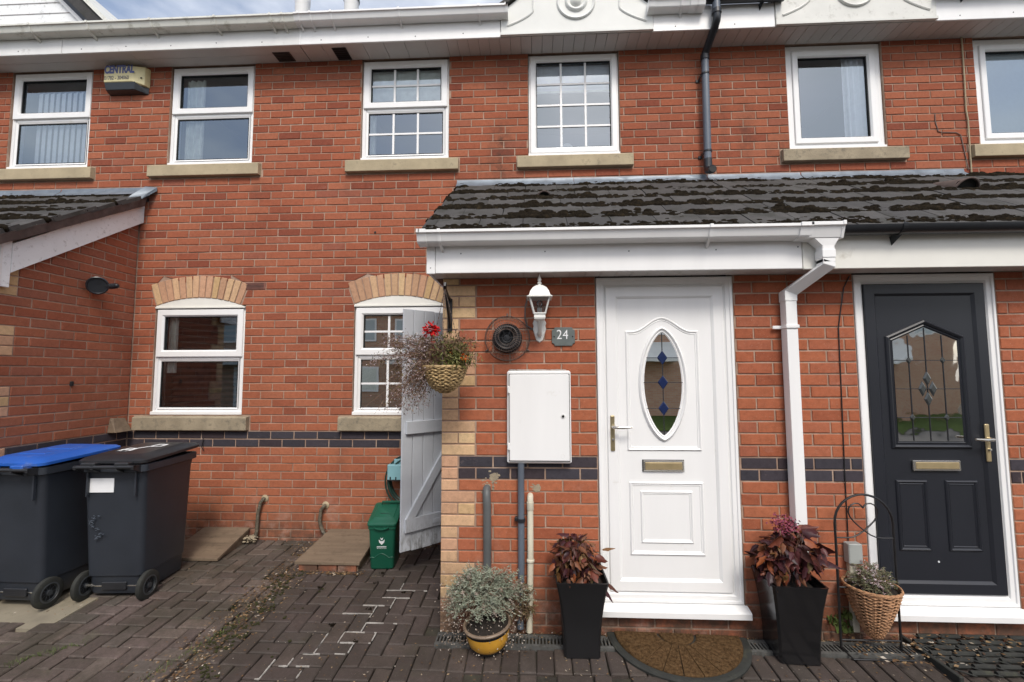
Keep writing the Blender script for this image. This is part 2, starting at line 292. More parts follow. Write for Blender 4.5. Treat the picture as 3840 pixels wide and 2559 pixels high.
M['heuch_dark'] = leafmat('purple_black_leaves', [(0, (.030, .010, .013)), (0.5, (.065, .017, .020)), (0.8, (.11, .028, .018)), (1, (.24, .068, .022))], 0.45, 0.35)
M['purple_bloom'] = leafmat('purple_bloom', [(0, (.16, .03, .06)), (1, (.28, .06, .09))])
M['twig'] = leafmat('dry_brown_twigs', [(0, (.085, .040, .028)), (0.6, (.19, .105, .07)), (1, (.30, .21, .14))])
M['lilac'] = leafmat('faded_lilac_flowers', [(0, (.28, .19, .18)), (0.5, (.46, .36, .38)), (1, (.66, .58, .58))])
M['dryleaf'] = leafmat('withered_foliage', [(0, (.09, .055, .035)), (0.5, (.17, .115, .06)), (1, (.15, .14, .06))])
M['greenleaf'] = leafmat('olive_foliage', [(0, (.07, .085, .02)), (0.5, (.13, .14, .035)), (1, (.22, .20, .07))])
M['red_petal'] = leafmat('scarlet_petals', [(0, (.42, .004, .006)), (1, (.66, .012, .012))])
M['orange_petal'] = leafmat('orange_petals', [(0, (.75, .13, .01)), (1, (.95, .28, .03))])
M['heather'] = leafmat('heather_sprigs', [(0, (.06, .075, .035)), (0.5, (.12, .13, .065)), (1, (.20, .19, .12))])
M['weed'] = leafmat('weed_blades', [(0, (.06, .09, .02)), (1, (.12, .16, .045))])
M['litter'] = leafmat('leaf_litter', [(0, (.05, .03, .02)), (0.5, (.16, .09, .04)), (0.85, (.28, .19, .10)), (1, (.50, .45, .38))])

# ------------------------------------------------------------------ mesh helpers
class MB:
    def __init__(s): s.v = []; s.f = []
    def quadlist(s, vs, fs):
        o = len(s.v); s.v += [tuple(p) for p in vs]; s.f += [tuple(i + o for i in f) for f in fs]; return s
    def box(s, x0, x1, y0, y1, z0, z1):
        return s.quadlist([(x0, y0, z0), (x1, y0, z0), (x1, y1, z0), (x0, y1, z0), (x0, y0, z1), (x1, y0, z1), (x1, y1, z1), (x0, y1, z1)],
                          [(3, 2, 1, 0), (4, 5, 6, 7), (0, 1, 5, 4), (1, 2, 6, 5), (2, 3, 7, 6), (3, 0, 4, 7)])
    def bevbox(s, x0, x1, y0, y1, z0, z1, b=0.004):
        P = []
        for z, i in ((z0, b), (z0 + b, 0), (z1 - b, 0), (z1, b)):
            a, c, d, e = x0 + i, x1 - i, y0 + i, y1 - i; g = b
            P.append([(a + (0 if i else g), d, z), (c - (0 if i else g), d, z), (c, d + (0 if i else g), z), (c, e - (0 if i else g), z), (c - (0 if i else g), e, z), (a + (0 if i else g), e, z), (a, e - (0 if i else g), z), (a, d + (0 if i else g), z)])
        return s.loft(P, True, True)
    def loft(s, rings, cap0=False, cap1=False, closed=True):
        o = len(s.v); n = len(rings[0])
        for r in rings: s.v += [tuple(p) for p in r]
        for i in range(len(rings) - 1):
            for j in range(n if closed else n - 1):
                a = o + i * n + j; b = o + i * n + (j + 1) % n
                s.f.append((a, b, b + n, a + n))
        if cap0: s.f.append(tuple(o + j for j in reversed(range(n))))
        if cap1: s.f.append(tuple(o + (len(rings) - 1) * n + j for j in range(n)))
        return s
    def tube(s, pts, r, n=8, cap=True, flat=1.0):
        pts = [Vector(p) for p in pts]; rings = []
        up = None
        for i, p in enumerate(pts):
            t = (pts[min(i + 1, len(pts) - 1)] - pts[max(i - 1, 0)])
            if t.length < 1e-9: t = Vector((0, 0, 1))
            t.normalize()
            if up is None:
                up = Vector((0, 0, 1)) if abs(t.z) < 0.9 else Vector((0, 1, 0))
            a = t.cross(up)
            if a.length < 1e-6: a = t.orthogonal()
            a.normalize(); b = a.cross(t).normalized(); up = b
            rr = r[i] if isinstance(r, (list, tuple)) else r
            rings.append([p + (a * cos(2 * pi * k / n) + b * sin(2 * pi * k / n) * flat) * rr for k in range(n)])
        return s.loft(rings, cap, cap)
    def lathe(s, prof, n=24, c=(0, 0, 0), cap0=True, cap1=True, axis='z', a0=0.0, a1=2 * pi):
        rings = []
        for (r, z) in prof:
            ring = []
            for k in range(n):
                a = a0 + (a1 - a0) * k / (n if abs(a1 - a0 - 2 * pi) < 1e-6 else n - 1)
                if axis == 'z': q = (c[0] + r * cos(a), c[1] + r * sin(a), c[2] + z)
                elif axis == 'y': q = (c[0] + r * cos(a), c[1] + z, c[2] + r * sin(a))
                else: q = (c[0] + z, c[1] + r * cos(a), c[2] + r * sin(a))
                ring.append(q)
            rings.append(ring)
        return s.loft(rings, cap0, cap1, closed=abs(a1 - a0 - 2 * pi) < 1e-6)
    def profx(s, prof, x0, x1, closed=True, cap=True):
        return s.loft([[(x, y, z) for y, z in prof] for x in (x0, x1)], cap, cap, closed)
    def sphere(s, c, r, n=8, m=5, sq=(1, 1, 1)):
        rings = [[(c[0] + r * sq[0] * sin(pi * i / m) * cos(2 * pi * k / n), c[1] + r * sq[1] * sin(pi * i / m) * sin(2 * pi * k / n), c[2] - r * sq[2] * cos(pi * i / m)) for k in range(n)] for i in range(1, m)]
        return s.loft(rings, True, True)
    def torus(s, c, R_, r, axis='y', n=24, m=6, squash=1.0):
        rings = []
        for i in range(n + 1):
            a = 2 * pi * i / n; ring = []
            for k in range(m):
                b = 2 * pi * k / m; rr = R_ + r * cos(b); h = r * sin(b)
                if axis == 'y': ring.append((c[0] + rr * cos(a), c[1] + h, c[2] + rr * sin(a) * squash))
                elif axis == 'z': ring.append((c[0] + rr * cos(a), c[1] + rr * sin(a) * squash, c[2] + h))
                else: ring.append((c[0] + h, c[1] + rr * cos(a), c[2] + rr * sin(a) * squash))
            rings.append(ring)
        return s.loft(rings)
    def sweep(s, loop, prof, fill=False):
        """loop of (x,z); prof of (inset, y)"""
        rings = [[(x, y, z) for x, z in offset(loop, i)] for i, y in prof]
        s.loft(rings)
        if fill: s.f.append(tuple(len(s.v) - len(loop) + j for j in range(len(loop))))
        return s
    def xf(s, m):
        s.v = [tuple(m @ Vector(p)) for p in s.v]; return s
    def mesh(s, name):
        me = bpy.data.meshes.new(name); me.from_pydata(s.v, [], s.f); me.validate(); me.update(); return me
    def build(s, name, mat, parent=None, smooth=False, bevel=0.0, norm=True):
        me = s.mesh(name)
        if norm:
            import bmesh
            bm = bmesh.new(); bm.from_mesh(me); bmesh.ops.recalc_face_normals(bm, faces=bm.faces)
            if bevel: bmesh.ops.bevel(bm, geom=[e for e in bm.edges if len(e.link_faces) == 2 and e.calc_face_angle(0) > 0.6], offset=bevel, segments=2, affect='EDGES', profile=0.5)
            bm.to_mesh(me); bm.free()
        me.materials.append(M[mat] if isinstance(mat, str) else mat)
        if smooth:
            me.shade_smooth()
            if hasattr(me, 'set_sharp_from_angle'): me.set_sharp_from_angle(angle=radians(40))
        o = bpy.data.objects.new(name, me); COL.objects.link(o)
        if parent: o.parent = parent
        return o

def offset(loop, d):
    """inset a counter-clockwise (x,z) loop by d with mitred corners"""
    n = len(loop); out = []
    for i in range(n):
        p0, p1, p2 = loop[i - 1], loop[i], loop[(i + 1) % n]
        a = (p1[0] - p0[0], p1[1] - p0[1]); b = (p2[0] - p1[0], p2[1] - p1[1])
        la = math.hypot(*a) or 1e-9; lb = math.hypot(*b) or 1e-9
        na = (-a[1] / la, a[0] / la); nb = (-b[1] / lb, b[0] / lb)
        mx_, mz = na[0] + nb[0], na[1] + nb[1]; k = mx_ * mx_ + mz * mz
        k = 2 / k if k > 0.15 else 2 / 0.15
        out.append((p1[0] + mx_ * k * d * 1.0, p1[1] + mz * k * d * 1.0))
    return [(x, z) for (x, z) in out]

def rect(x0, x1, z0, z1): return [(x0, z0), (x1, z0), (x1, z1), (x0, z1)]

def tag(o, label=None, cat=None, group=None, kind=None):
    if label: o['label'] = label
    if cat: o['category'] = cat
    if group: o['group'] = group
    if kind: o['kind'] = kind
    return o
def empty(name, loc=(0, 0, 0), label=None, cat=None, group=None):
    o = bpy.data.objects.new(name, None); COL.objects.link(o); o.location = loc; o.empty_display_size = 0.1
    return tag(o, label, cat, group)
def inst(name, me, parent, loc, rot=None, scale=None):
    o = bpy.data.objects.new(name, me); COL.objects.link(o); o.parent = parent; o.location = loc
    if rot: o.rotation_euler = rot
    if scale: o.scale = scale
    return o
def gz(y): return 0.04 + 0.055 * max(y, -3.2)
D = -1.2147; LX = -3.286; C3 = 0.075
def copy_tree(o, parent=None):
    c = o.copy(); COL.objects.link(c); c.parent = parent
    for ch in list(o.children): copy_tree(ch, c)
    return c

# ------------------------------------------------------------------ the three houses of the terrace
HL = empty('terraced_house', (-3.3, 0, 0), 'brick terraced house with side porch and plain pane windows left of the open gate', 'house')
HC = empty('terraced_house', (0.9, 0, 0), 'brick terraced house with white front door and square-barred windows', 'house')
HR = empty('terraced_house', (3.5, 0, 0), 'brick terraced house with anthracite front door and black porch gutter', 'house')
for h in (HL, HC, HR): h.location = (0, 0, 0)

# wall backing with openings ------------------------------------------------
def panels(x0, x1, z0, z1, ops):
    xs = sorted({x0, x1, *[min(max(o[0], x0), x1) for o in ops], *[min(max(o[1], x0), x1) for o in ops]})
    out = []
    for a, b in zip(xs, xs[1:]):
        if b - a < 1e-5: continue
        m = (a + b) / 2
        blk = sorted((max(o[2], z0), min(o[3], z1)) for o in ops if o[0] < m < o[1])
        z = z0
        for p, q in blk:
            if p > z: out.append((a, b, z, p))
            z = max(z, q)
        if z < z1: out.append((a, b, z, z1))
    return out

def courses(x0, x1, k0, k1, ops, joint, zmax=None, cls=None, arcs=(), zmin=None):
    """bricks as (xb0,xb1,xt0,xt1,z0,z1,class)"""
    out = []
    for k in range(k0, k1):
        z0 = k * C3 + 0.005; z1 = (k + 1) * C3 - 0.005
        if zmax: z1 = min(z1, zmax)
        if zmin: z0 = max(z0, zmin)
        if z1 - z0 < 0.015: continue
        lo, hi = x0(k) if callable(x0) else x0, x1
        segs = [(lo, hi, lo, hi)]
        def cut(segs, a0, a1, b0, b1):
            r = []
            for (p, q, s_, t) in segs:
                if a1 <= p or a0 >= q: r.append((p, q, s_, t)); continue
                if a0 - p > 0.01 or b0 - s_ > 0.01: r.append((p, a0, s_, b0))
                if q - a1 > 0.01 or t - b1 > 0.01: r.append((a1, q, b1, t))
            return r
        for (a, b, c, d) in ops:
            if z0 < d - 0.012 and z1 > c + 0.012: segs = cut(segs, a - 0.0005, b + 0.0005, a - 0.0005, b + 0.0005)
        for (cx, cz, rad, zb) in arcs:
            if z1 > zb and z0 < cz + rad:
                def hw(z):
                    if z < 2.455: return 0.420 + (max(z, zb) - 2.25) * 0.3537
                    v = rad * rad - (z - cz) ** 2
                    return sqrt(v) if v > 0 else 0.0
                w0, w1 = hw(z0) + 0.007, hw(z1) + 0.007
                segs = cut(segs, cx - w0, cx + w0, cx - w1, cx + w1)
        j = joint(k); c_ = cls(k) if cls else 'brick'
        for (p, q, s_, t) in segs:
            n0 = math.floor((min(p, s_) - j) / 0.225) - 1; n1 = math.ceil((max(q, t) - j) / 0.225) + 1
            for n in range(n0, n1):
                a = j + n * 0.225 + 0.005; b = a + 0.215
                ab, bb = max(a, p + 0.003), min(b, q - 0.003); at, bt = max(a, s_ + 0.003), min(b, t - 0.003)
                if bb - ab < 0.010 and bt - at < 0.010: continue
                if bb - ab < 0.006: ab = bb = (at if abs(at - s_ - 0.003) < 1e-6 else bt)
                if bt - at < 0.006: at = bt = (ab if abs(ab - p - 0.003) < 1e-6 else bb)
                out.append((ab, bb, at, bt, z0, z1, c_))
    return out

def brick_mesh(w, wb0, wb1, wt0, wt1, h, depth=0.03, ch=0.003, rnd=0.0):
    """front faces -y at y=0; local origin centre"""
    mb = MB(); j = lambda a: a + random.uniform(-rnd, rnd)
    B = [(wb0, -h / 2), (wb1, -h / 2), (wt1, h / 2), (wt0, h / 2)]
    fr = [(j(x + ch * (1 if i in (0, 3) else -1)), j(z + ch * (1 if i < 2 else -1))) for i, (x, z) in enumerate(B)]
    mb.loft([[(x, depth, z) for x, z in B], [(x, ch, z) for x, z in B], [(x, 0, z) for x, z in fr]], False, True)
    return mb

_mc = {}
def full_mesh(mat, w, h, var, depth=0.03):
    key = (mat, round(w, 3), round(h, 3), var, depth)
    if key not in _mc:
        random.seed(hash((round(w * 1000), round(h * 1000), var)) & 0xffff)
        me = brick_mesh(w, -w / 2, w / 2, -w / 2, w / 2, h, depth, 0.003, 0.0018).mesh('brick'); me.materials.append(M[mat]); _mc[key] = me
    return _mc[key]

NAME = {'brick': 'brick', 'blue': 'blue_brick', 'buff': 'quoin_brick', 'brick_porch': 'brick', 'brick_left': 'brick'}
count = {}
def lay(bricks, plane, wall, house_key, fx, mats, weight=1.0):
    """plane: function (x,y_out,z)->world and rotation; bricks chosen by apparent size become objects"""
    for b in bricks: LAY.append((b, plane, wall, house_key, fx, mats))
LAY = []
def finish_layers():
    byhouse = {}
    for it in LAY:
        b, plane, wall, hk, fx, mats = it
        cls = b[6]; mat = mats.get(cls, cls); nm = NAME[mat]
        byhouse.setdefault((hk, nm), []).append(it)
    stuff = {}
    for (hk, nm), items in byhouse.items():
        def score(it):
            b, plane = it[0], it[1]
            xc = (b[0] + b[1] + b[2] + b[3]) / 4; zc = (b[4] + b[5]) / 2
            P, n_ = plane['P'](xc, 0, zc), plane['N']
            v = Vector(P) - CAM
            # only what the picture frames counts
            q = v.dot(_f)
            if q <= 0.1: return 0
            u_, w_ = 1682.15 * v.dot(_r2) / q, 1682.15 * v.dot(_u2) / q
            if abs(u_) > 1925 or abs(w_) > 1285: return 0
            area = ((b[1] - b[0]) + (b[3] - b[2])) / 2 * (b[5] - b[4])
            return area * abs(v.normalized().dot(n_)) / (q * q)
        items.sort(key=score, reverse=True)
        for i, it in enumerate(items):
            b, plane, wall, _, fx, mats = it
            mat = mats.get(b[6], b[6]); zc = (b[4] + b[5]) / 2; xc = (b[0] + b[1] + b[2] + b[3]) / 4; h = b[5] - b[4]
            random.seed(int(xc * 7919 + zc * 104729) & 0xfffff)
            proud = random.uniform(-0.0016, 0.0016); tw = random.gauss(0, 0.004)
            if i < 298 and score(it) > 0:
                w = b[1] - b[0]
                if abs(w - (b[3] - b[2])) < 1e-4: me = full_mesh(mat, w, h, random.randrange(4))
                else:
                    me = brick_mesh(0, b[0] - xc, b[1] - xc, b[2] - xc, b[3] - xc, h).mesh('brick'); me.materials.append(M[mat])
                inst(nm, me, wall, plane['P'](xc, proud, zc), (0, tw, plane['rz']))
            else:
                g = stuff.setdefault((wall.name, mat), (wall, mat, nm, MB()))[3]
                mb = brick_mesh(0, b[0] - xc, b[1] - xc, b[2] - xc, b[3] - xc, h, rnd=0.001)
                c_, s_ = cos(plane['rz']), sin(plane['rz']); px, py, pz = plane['P'](xc, proud, zc)
                mb.v = [(px + x * c_ - y * s_, py + x * s_ + y * c_, pz + z + x * tw * -1) for x, y, z in mb.v]
                g.quadlist(mb.v, mb.f)
    for wall, mat, nm, mb in stuff.values():
        o = mb.build(nm + 'work', mat, wall, norm=False); o['kind'] = 'stuff'

P0 = dict(P=lambda x, y, z: (x, y, z), N=Vector((0, -1, 0)), rz=0.0)
PD = dict(P=lambda x, y, z: (x, D + y, z), N=Vector((0, -1, 0)), rz=0.0)
# left porch side wall: faces +x; local x runs along +y
PL = dict(P=lambda x, y, z: (LX - y, x, z), N=Vector((1, 0, 0)), rz=pi / 2)
# porch return at x=0, faces -x ; local x runs along -y
PR = dict(P=lambda x, y, z: (0.0 + y, -x, z), N=Vector((-1, 0, 0)), rz=-pi / 2)

WINX = [(-4.74, -3.875), (-3.04, -2.17), (-1.075, -0.205), (0.57, 1.445), (3.015, 3.895), (4.72, 5.6)]
UPZ = (3.67, 4.698)
SX = [(-4.90, -3.778), (-3.209, -2.062), (-1.215, -0.096), (0.455, 1.566), (2.92, 4.056), (4.61, 5.75)]
def phase_main(k):
    p = 0.15 + (0.1125 if k % 2 == 0 else 0) + 0.1125 * min(max((k - 40) / 16, 0), 1)
    return p
def cls_main(k): return 'blue' if k in (12, 13) else 'brick'
ops_up = [(a, b, UPZ[0], UPZ[1] + 0.2) for a, b in WINX] + [(a, b, 3.53, 3.672) for a, b in SX]
ops_lo = [(-3.068, -2.168, 1.20, 2.255), (-1.098, -0.20, 1.20, 2.255), (-3.218, -2.078, 1.052, 1.2), (-1.228, -0.06, 1.052, 1.2), (-2.187, -1.972, 2.395, 2.475)]
def arc(x0, x1, zs, rise):
    c = (x0 + x1) / 2; hw = (x1 - x0) / 2; rad = (hw * hw + rise * rise) / (2 * rise); return c, zs + rise - rad, rad
A1 = arc(-3.13, -2.145, 2.455, 0.087); A2 = arc(-1.165, -0.19, 2.455, 0.087)
arcs = [(A1[0], A1[1], A1[2], 2.25), (A2[0], A2[1], A2[2], 2.25)]

def wall_part(parent, boxes, y0, y1, label=None):
    mb = MB()
    for (a, b, c, d) in boxes: mb.box(a, b, y0, y1, c, d)
    o = mb.build('wall', 'mortar', parent, norm=False)
    if label: o['label'] = label
    return o
MY = 0.0055
XL, XM, XR = -5.6, -1.60, 2.245
solid = [(a, b, c, d) for a, b, c, d in ops_lo[:2]] + [(a, b, UPZ[0], UPZ[1] + 0.01) for a, b in WINX]
wl = wall_part(HL, panels(XL, XM, -0.3, 4.74, solid), MY, 0.11)
wc = wall_part(HC, panels(XM, XR, -0.3, 4.74, solid), MY, 0.11)
wr = wall_part(HR, panels(XR, 6.4, -0.3, 4.74, solid), MY, 0.11)
for i in range(len(WINX)):
    hk, w = (('L', wl) if i < 2 else ('C', wc) if i < 4 else ('R', wr))
kk = 63
def lay_main(xa, xb, wall, hk, k0=-1):
    lay(courses(xa, xb, k0, kk, ops_up + ops_lo, phase_main, 4.70, cls_main, arcs), P0, wall, hk, None, {})
def lay_split(bl):
    for w_, h_, t_ in ((wl, 'L', lambda x: x < XM), (wc, 'C', lambda x: XM <= x < XR), (wr, 'R', lambda x: x >= XR)):
        lay([b for b in bl if t_((b[0] + b[1]) / 2)], P0, w_, h_, None, {})
lay_split(courses(LX + 0.004, XR, -1, 44, ops_up + ops_lo, phase_main, 4.70, cls_main, arcs))
lay_split(courses(XL, 6.3, 44, kk, ops_up, phase_main, 4.70, cls_main))
# wall above the left porch roof, above the main porches

# porch front wall
DO1 = (1.015, 1.905, 0.085, 2.5); DO2 = (2.66, 3.535, 0.10, 2.5)
def wide(k): return (k - 14) % 6 < 3
def ph_p(k): return 0.005 * 0 + (0.0 if k % 2 == 0 else 0.1125)
wp = wall_part(HC, panels(0.0, XR, -0.3, 2.30, [DO1]), D + MY, D + 0.11, 'porch front wall beside the white door'); wp.name = 'porch_wall'
wpr = wall_part(HR, panels(XR, 6.3, -0.3, 2.30, [DO2]), D + MY, D + 0.11); wpr.name = 'porch_wall'
b = courses(lambda k: 0.222 if wide(k) else 0.109, XR, -2, 30, [DO1], ph_p, 2.218, cls_main)
lay(b, PD, wp, 'C', None, {'brick': 'brick_porch'})
b = courses(XR, 6.3, -2, 30, [DO2], ph_p, 2.218, cls_main)
lay(b, PD, wpr, 'R', None, {'brick': 'brick_porch'})
q = []
for k in range(-2, 30):
    z0, z1 = k * C3 + 0.005, min((k + 1) * C3 - 0.005, 2.218)
    if wide(k):
        if (k - 14) % 6 == 1: q += [(0, .1045, 0, .1045, z0, z1, 'buff'), (.1125, .217, .1125, .217, z0, z1, 'buff')]
        else: q += [(0, .217, 0, .217, z0, z1, 'buff')]
    else: q += [(0, .1045, 0, .1045, z0, z1, 'buff')]
lay(q, PD, wp, 'C', None, {})
# porch return wall (with the gateway)
def yzslab(polys, xa, xb):
    mb = MB()
    for p in polys: mb.loft([[(x, y, z) for y, z in p] for x in (xa, xb)], True, True)
    return mb
zr = lambda y: 3.33 + 0.625 * y
wret = yzslab([[(D + .112, -.3), (-.86, -.3), (-.86, zr(-.86)), (D + .112, zr(D + .112))], [(-.28, -.3), (0, -.3), (0, zr(0)), (-.28, zr(-.28))], [(-.86, 2.15), (-.28, 2.15), (-.28, zr(-.28)), (-.86, zr(-.86))]], MY, 0.11).build('return_wall', 'mortar', HC)
rb = courses(0.0, -D - 0.002, -2, 30, [(0.28, 0.86, -1, 2.15)], lambda k: 0.1 if k % 2 else -0.0125, 2.218, cls_main)
lay(rb, PR, wret, 'Cx', None, {'brick': 'brick_porch'})

# left porch side wall + front
zl = lambda y: 3.28 + 0.625 * y
wls = yzslab([[(D, -.3), (0, -.3), (0, zl(0)), (D, zl(D))]], LX - 0.11, LX - MY).build('side_wall', 'mortar', HL)
wls['label'] = 'side wall of the left porch'
lb = []
for k in range(-2, 45):
    z0, z1 = k * C3 + 0.005, (k + 1) * C3 - 0.005
    w_ = (k - 17) % 6 < 3
    lim = -2
    # roof line: z = 3.09 + 0.67*y under the bargeboard
    y_at = lambda z: (z - 3.16) / 0.67
    st = D + (0.2225 if w_ else 0.11)
    lo = max(st, y_at(z0)); 
    if lo > -0.03: continue
    lb += [bb for bb in courses(lo, 0.0, k, k + 1, [], lambda kk_: (-1.002 if kk_ % 2 else -0.8895), None, cls_main)]
    if y_at(z0) < D: lb.append((D, D + (.2175 if w_ else .105), D, D + (.2175 if w_ else .105), z0, z1, 'buff'))
lay(lb, PL, wls, 'L', None, {'brick': 'brick_left'})
MB().box(XL, LX - 0.11, D + MY, D + 0.1, -0.3, 2.3).build('porch_front_wall', 'brick_left', HL, norm=False)

# arches over the ground floor windows, soldier bricks
def arch_bricks(parent, A, zs, n=14):
    cx, cz, rad = A
    half = math.asin(0.4925 / rad)
    for i in range(n):
        t0 = -half + 2 * half * i / n; t1 = -half + 2 * half * (i + 1) / n; g = 0.0065 / rad
        t0 += g; t1 -= g; r0, r1 = rad - 0.212, rad
        mid = (t0 + t1) / 2
        pts = [(r0 * sin(t0), r0 * cos(t0)), (r0 * sin(t1), r0 * cos(t1)), (r1 * sin(t1), r1 * cos(t1)), (r1 * sin(t0), r1 * cos(t0))]
        ox, oz = (r0 + r1) / 2 * sin(mid), (r0 + r1) / 2 * cos(mid)
        mb = MB(); B = [(x - ox, z - oz) for x, z in pts]
        fr = [(x * 0.93, z * 0.975) for x, z in B]
        mb.loft([[(x, 0.03, z) for x, z in B], [(x, 0.003, z) for x, z in B], [(x, 0, z) for x, z in fr]], False, True)
        o = mb.build('arch_brick', 'buff', parent, norm=False); o.location = (cx + ox, random.uniform(-0.005, -0.002), cz + oz)
arch_bricks(wl, A1, 2.455); arch_bricks(wc, A2, 2.455)
# mortar behind the arch and the white arched head boards
for A, par, x0, x1 in ((A1, HL, -3.068, -2.168), (A2, HC, -1.098, -0.20)):
    cx, cz, rad = A; r0 = rad - 0.214; pts = []
    n = 16
    for i in range(n + 1):
        x = x0 + (x1 - x0) * i / n; pts.append((x, cz + sqrt(r0 * r0 - (x - cx) ** 2)))
    loop = [(x0, 2.226), (x1, 2.226)] + pts[::-1]
    MB().loft([[(x, 0.004, z) for x, z in loop], [(x, 0.06, z) for x, z in loop]], True, True).build('arched_head_board', 'pvc_cream', par)
    MB().box(x0, x1, -0.006, 0.03, 2.226, 2.24).build('head_trim', 'pvc_cream', par)

# ------------------------------------------------------------------ windows
def window(parent, x0, x1, z0, z1, trans=None, bars=None, style='glass', ylocal=0.03, label=None, deep=0.0):
    y = ylocal
    w = MB(); g = 0.004
    loop = rect(x0 + g, x1 - g, z0 + g, z1 - g)
    fr = MB().sweep(loop, [(0, 0.10), (0, y), (0.003, y - 0.003), (0.030, y - 0.003), (0.034, y + 0.004), (0.048, y + 0.012), (0.048, 0.10)]).build('window', 'pvc', parent)
    if label: fr['label'] = label
    # drip bead at the bottom
    MB().bevbox(x0 - 0.004, x1 + 0.004, y - 0.022, y + 0.01, z0 - 0.004, z0 + 0.026, 0.003).build('frame_foot', 'pvc', fr)
    lights = []
    if trans:
        MB().bevbox(x0 + 0.048, x1 - 0.048, y, y + 0.05, trans - 0.032, trans + 0.004, 0.003).build('transom', 'pvc', fr)
        # opening sash on top sits proud
        lp = rect(x0 + 0.018, x1 - 0.018, trans - 0.004, z1 - 0.016)
        MB().sweep(lp, [(0, y + 0.01), (0, y - 0.016), (0.004, y - 0.020), (0.052, y - 0.020), (0.066, y - 0.006), (0.066, y + 0.02)]).build('sash', 'pvc', fr)
        MB().sweep(offset(lp, 0.066), [(-0.002, y + 0.0), (0.007, y + 0.001), (0.007, y + 0.02)]).build('gasket', 'gasket', fr)
        li = offset(lp, 0.071); lights.append((li[0][0], li[1][0], li[0][1], li[2][1], 0))
        lw = rect(x0 + 0.048, x1 - 0.048, z0 + 0.048, trans - 0.032)
        MB().sweep(lw, [(0, y + 0.0), (0.014, y + 0.006), (0.017, y + 0.012), (0.017, y + 0.03)]).build('glazing_bead', 'pvc', fr)
        MB().sweep(offset(lw, 0.017), [(-0.002, y + 0.008), (0.006, y + 0.009), (0.006, y + 0.03)]).build('gasket', 'gasket', fr)
        li = offset(lw, 0.022); lights.append((li[0][0], li[1][0], li[0][1], li[2][1], 1))
    else:
        lp = rect(x0 + 0.020 + deep, x1 - 0.020 - deep, z0 + 0.030 + deep * 0.6, z1 - 0.018 - deep)
        if deep: MB().sweep(rect(x0 + 0.03, x1 - 0.03, z0 + 0.03, z1 - 0.03), [(0, y), (0, y - 0.002), (deep - 0.012, y - 0.002), (deep - 0.012, y + 0.012)]).build('frame_extension', 'pvc', fr)
        MB().sweep(lp, [(0, y + 0.01), (0, y - 0.014), (0.004, y - 0.018), (0.046, y - 0.018), (0.058, y - 0.004), (0.058, y + 0.02)]).build('sash', 'pvc', fr)
        MB().sweep(offset(lp, 0.058), [(-0.002, y + 0.002), (0.007, y + 0.003), (0.007, y + 0.02)]).build('gasket', 'gasket', fr)
        li = offset(lp, 0.063); lights.append((li[0][0], li[1][0], li[0][1], li[2][1], 0))
    for (a, b, c, d, idx) in lights:
        MB().quadlist([(a, y + 0.016, c), (b, y + 0.016, c), (b, y + 0.016, d), (a, y + 0.016, d)], [(0, 1, 2, 3)]).build('glass_pane', style, fr, norm=False)
        if bars:
            nc, nr = bars
            for i in range(1, nc):
                x = a + (b - a) * i / nc; MB().box(x - 0.010, x + 0.010, y + 0.008, y + 0.014, c, d).build('glazing_bar', 'pvc', fr, norm=False)
            for i in range(1, nr):
                z = c + (d - c) * i / nr; MB().box(a, b, y + 0.0075, y + 0.0145, z - 0.009, z + 0.009).build('glazing_bar', 'pvc', fr, norm=False)
    return fr

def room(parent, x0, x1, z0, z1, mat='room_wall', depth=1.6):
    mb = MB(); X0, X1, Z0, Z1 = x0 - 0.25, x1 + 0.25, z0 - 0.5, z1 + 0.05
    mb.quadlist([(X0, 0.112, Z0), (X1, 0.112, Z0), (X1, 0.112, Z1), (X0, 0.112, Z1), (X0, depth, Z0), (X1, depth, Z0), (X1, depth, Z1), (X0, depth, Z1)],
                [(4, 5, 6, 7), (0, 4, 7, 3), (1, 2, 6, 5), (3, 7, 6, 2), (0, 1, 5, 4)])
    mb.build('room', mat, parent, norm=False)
    # reveals
    MB().box(x0 - 0.02, x0 + 0.006, 0.10, 0.14, z0, z1).box(x1 - 0.006, x1 + 0.02, 0.10, 0.14, z0, z1).build('reveal', 'room_wall', parent, norm=False)

LABW = ['window with white vertical blinds', 'window with a pale curtain at its left', 'barred window with a roller blind behind its top', 'single barred window with a white ornament on the sill', 'plain window with a white curtain at its right', 'window with pale frosted glass']
wins = []
for i, (a, b) in enumerate(WINX):
    par = HL if i < 2 else HC if i < 4 else HR
    kw = dict(trans=4.205) if i < 3 else {}
    if i == 2: kw['bars'] = (3, 2)
    if i == 3: kw['bars'] = (3, 4)
    if i >= 4: kw['deep'] = 0.045
    wins.append(window(par, a, b, UPZ[0], UPZ[1], label=LABW[i], ylocal=0.03, **kw)); room(par, a, b, *UPZ)
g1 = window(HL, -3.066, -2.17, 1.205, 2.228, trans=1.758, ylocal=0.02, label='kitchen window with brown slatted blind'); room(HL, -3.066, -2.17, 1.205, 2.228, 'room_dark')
g2 = window(HC, -1.096, -0.202, 1.205, 2.228, trans=1.768, bars=(3, 2), ylocal=0.02, style='glass_bright', label='barred window half hidden by the gate'); room(HC, -1.096, -0.202, 1.205, 2.228, 'room_dark')

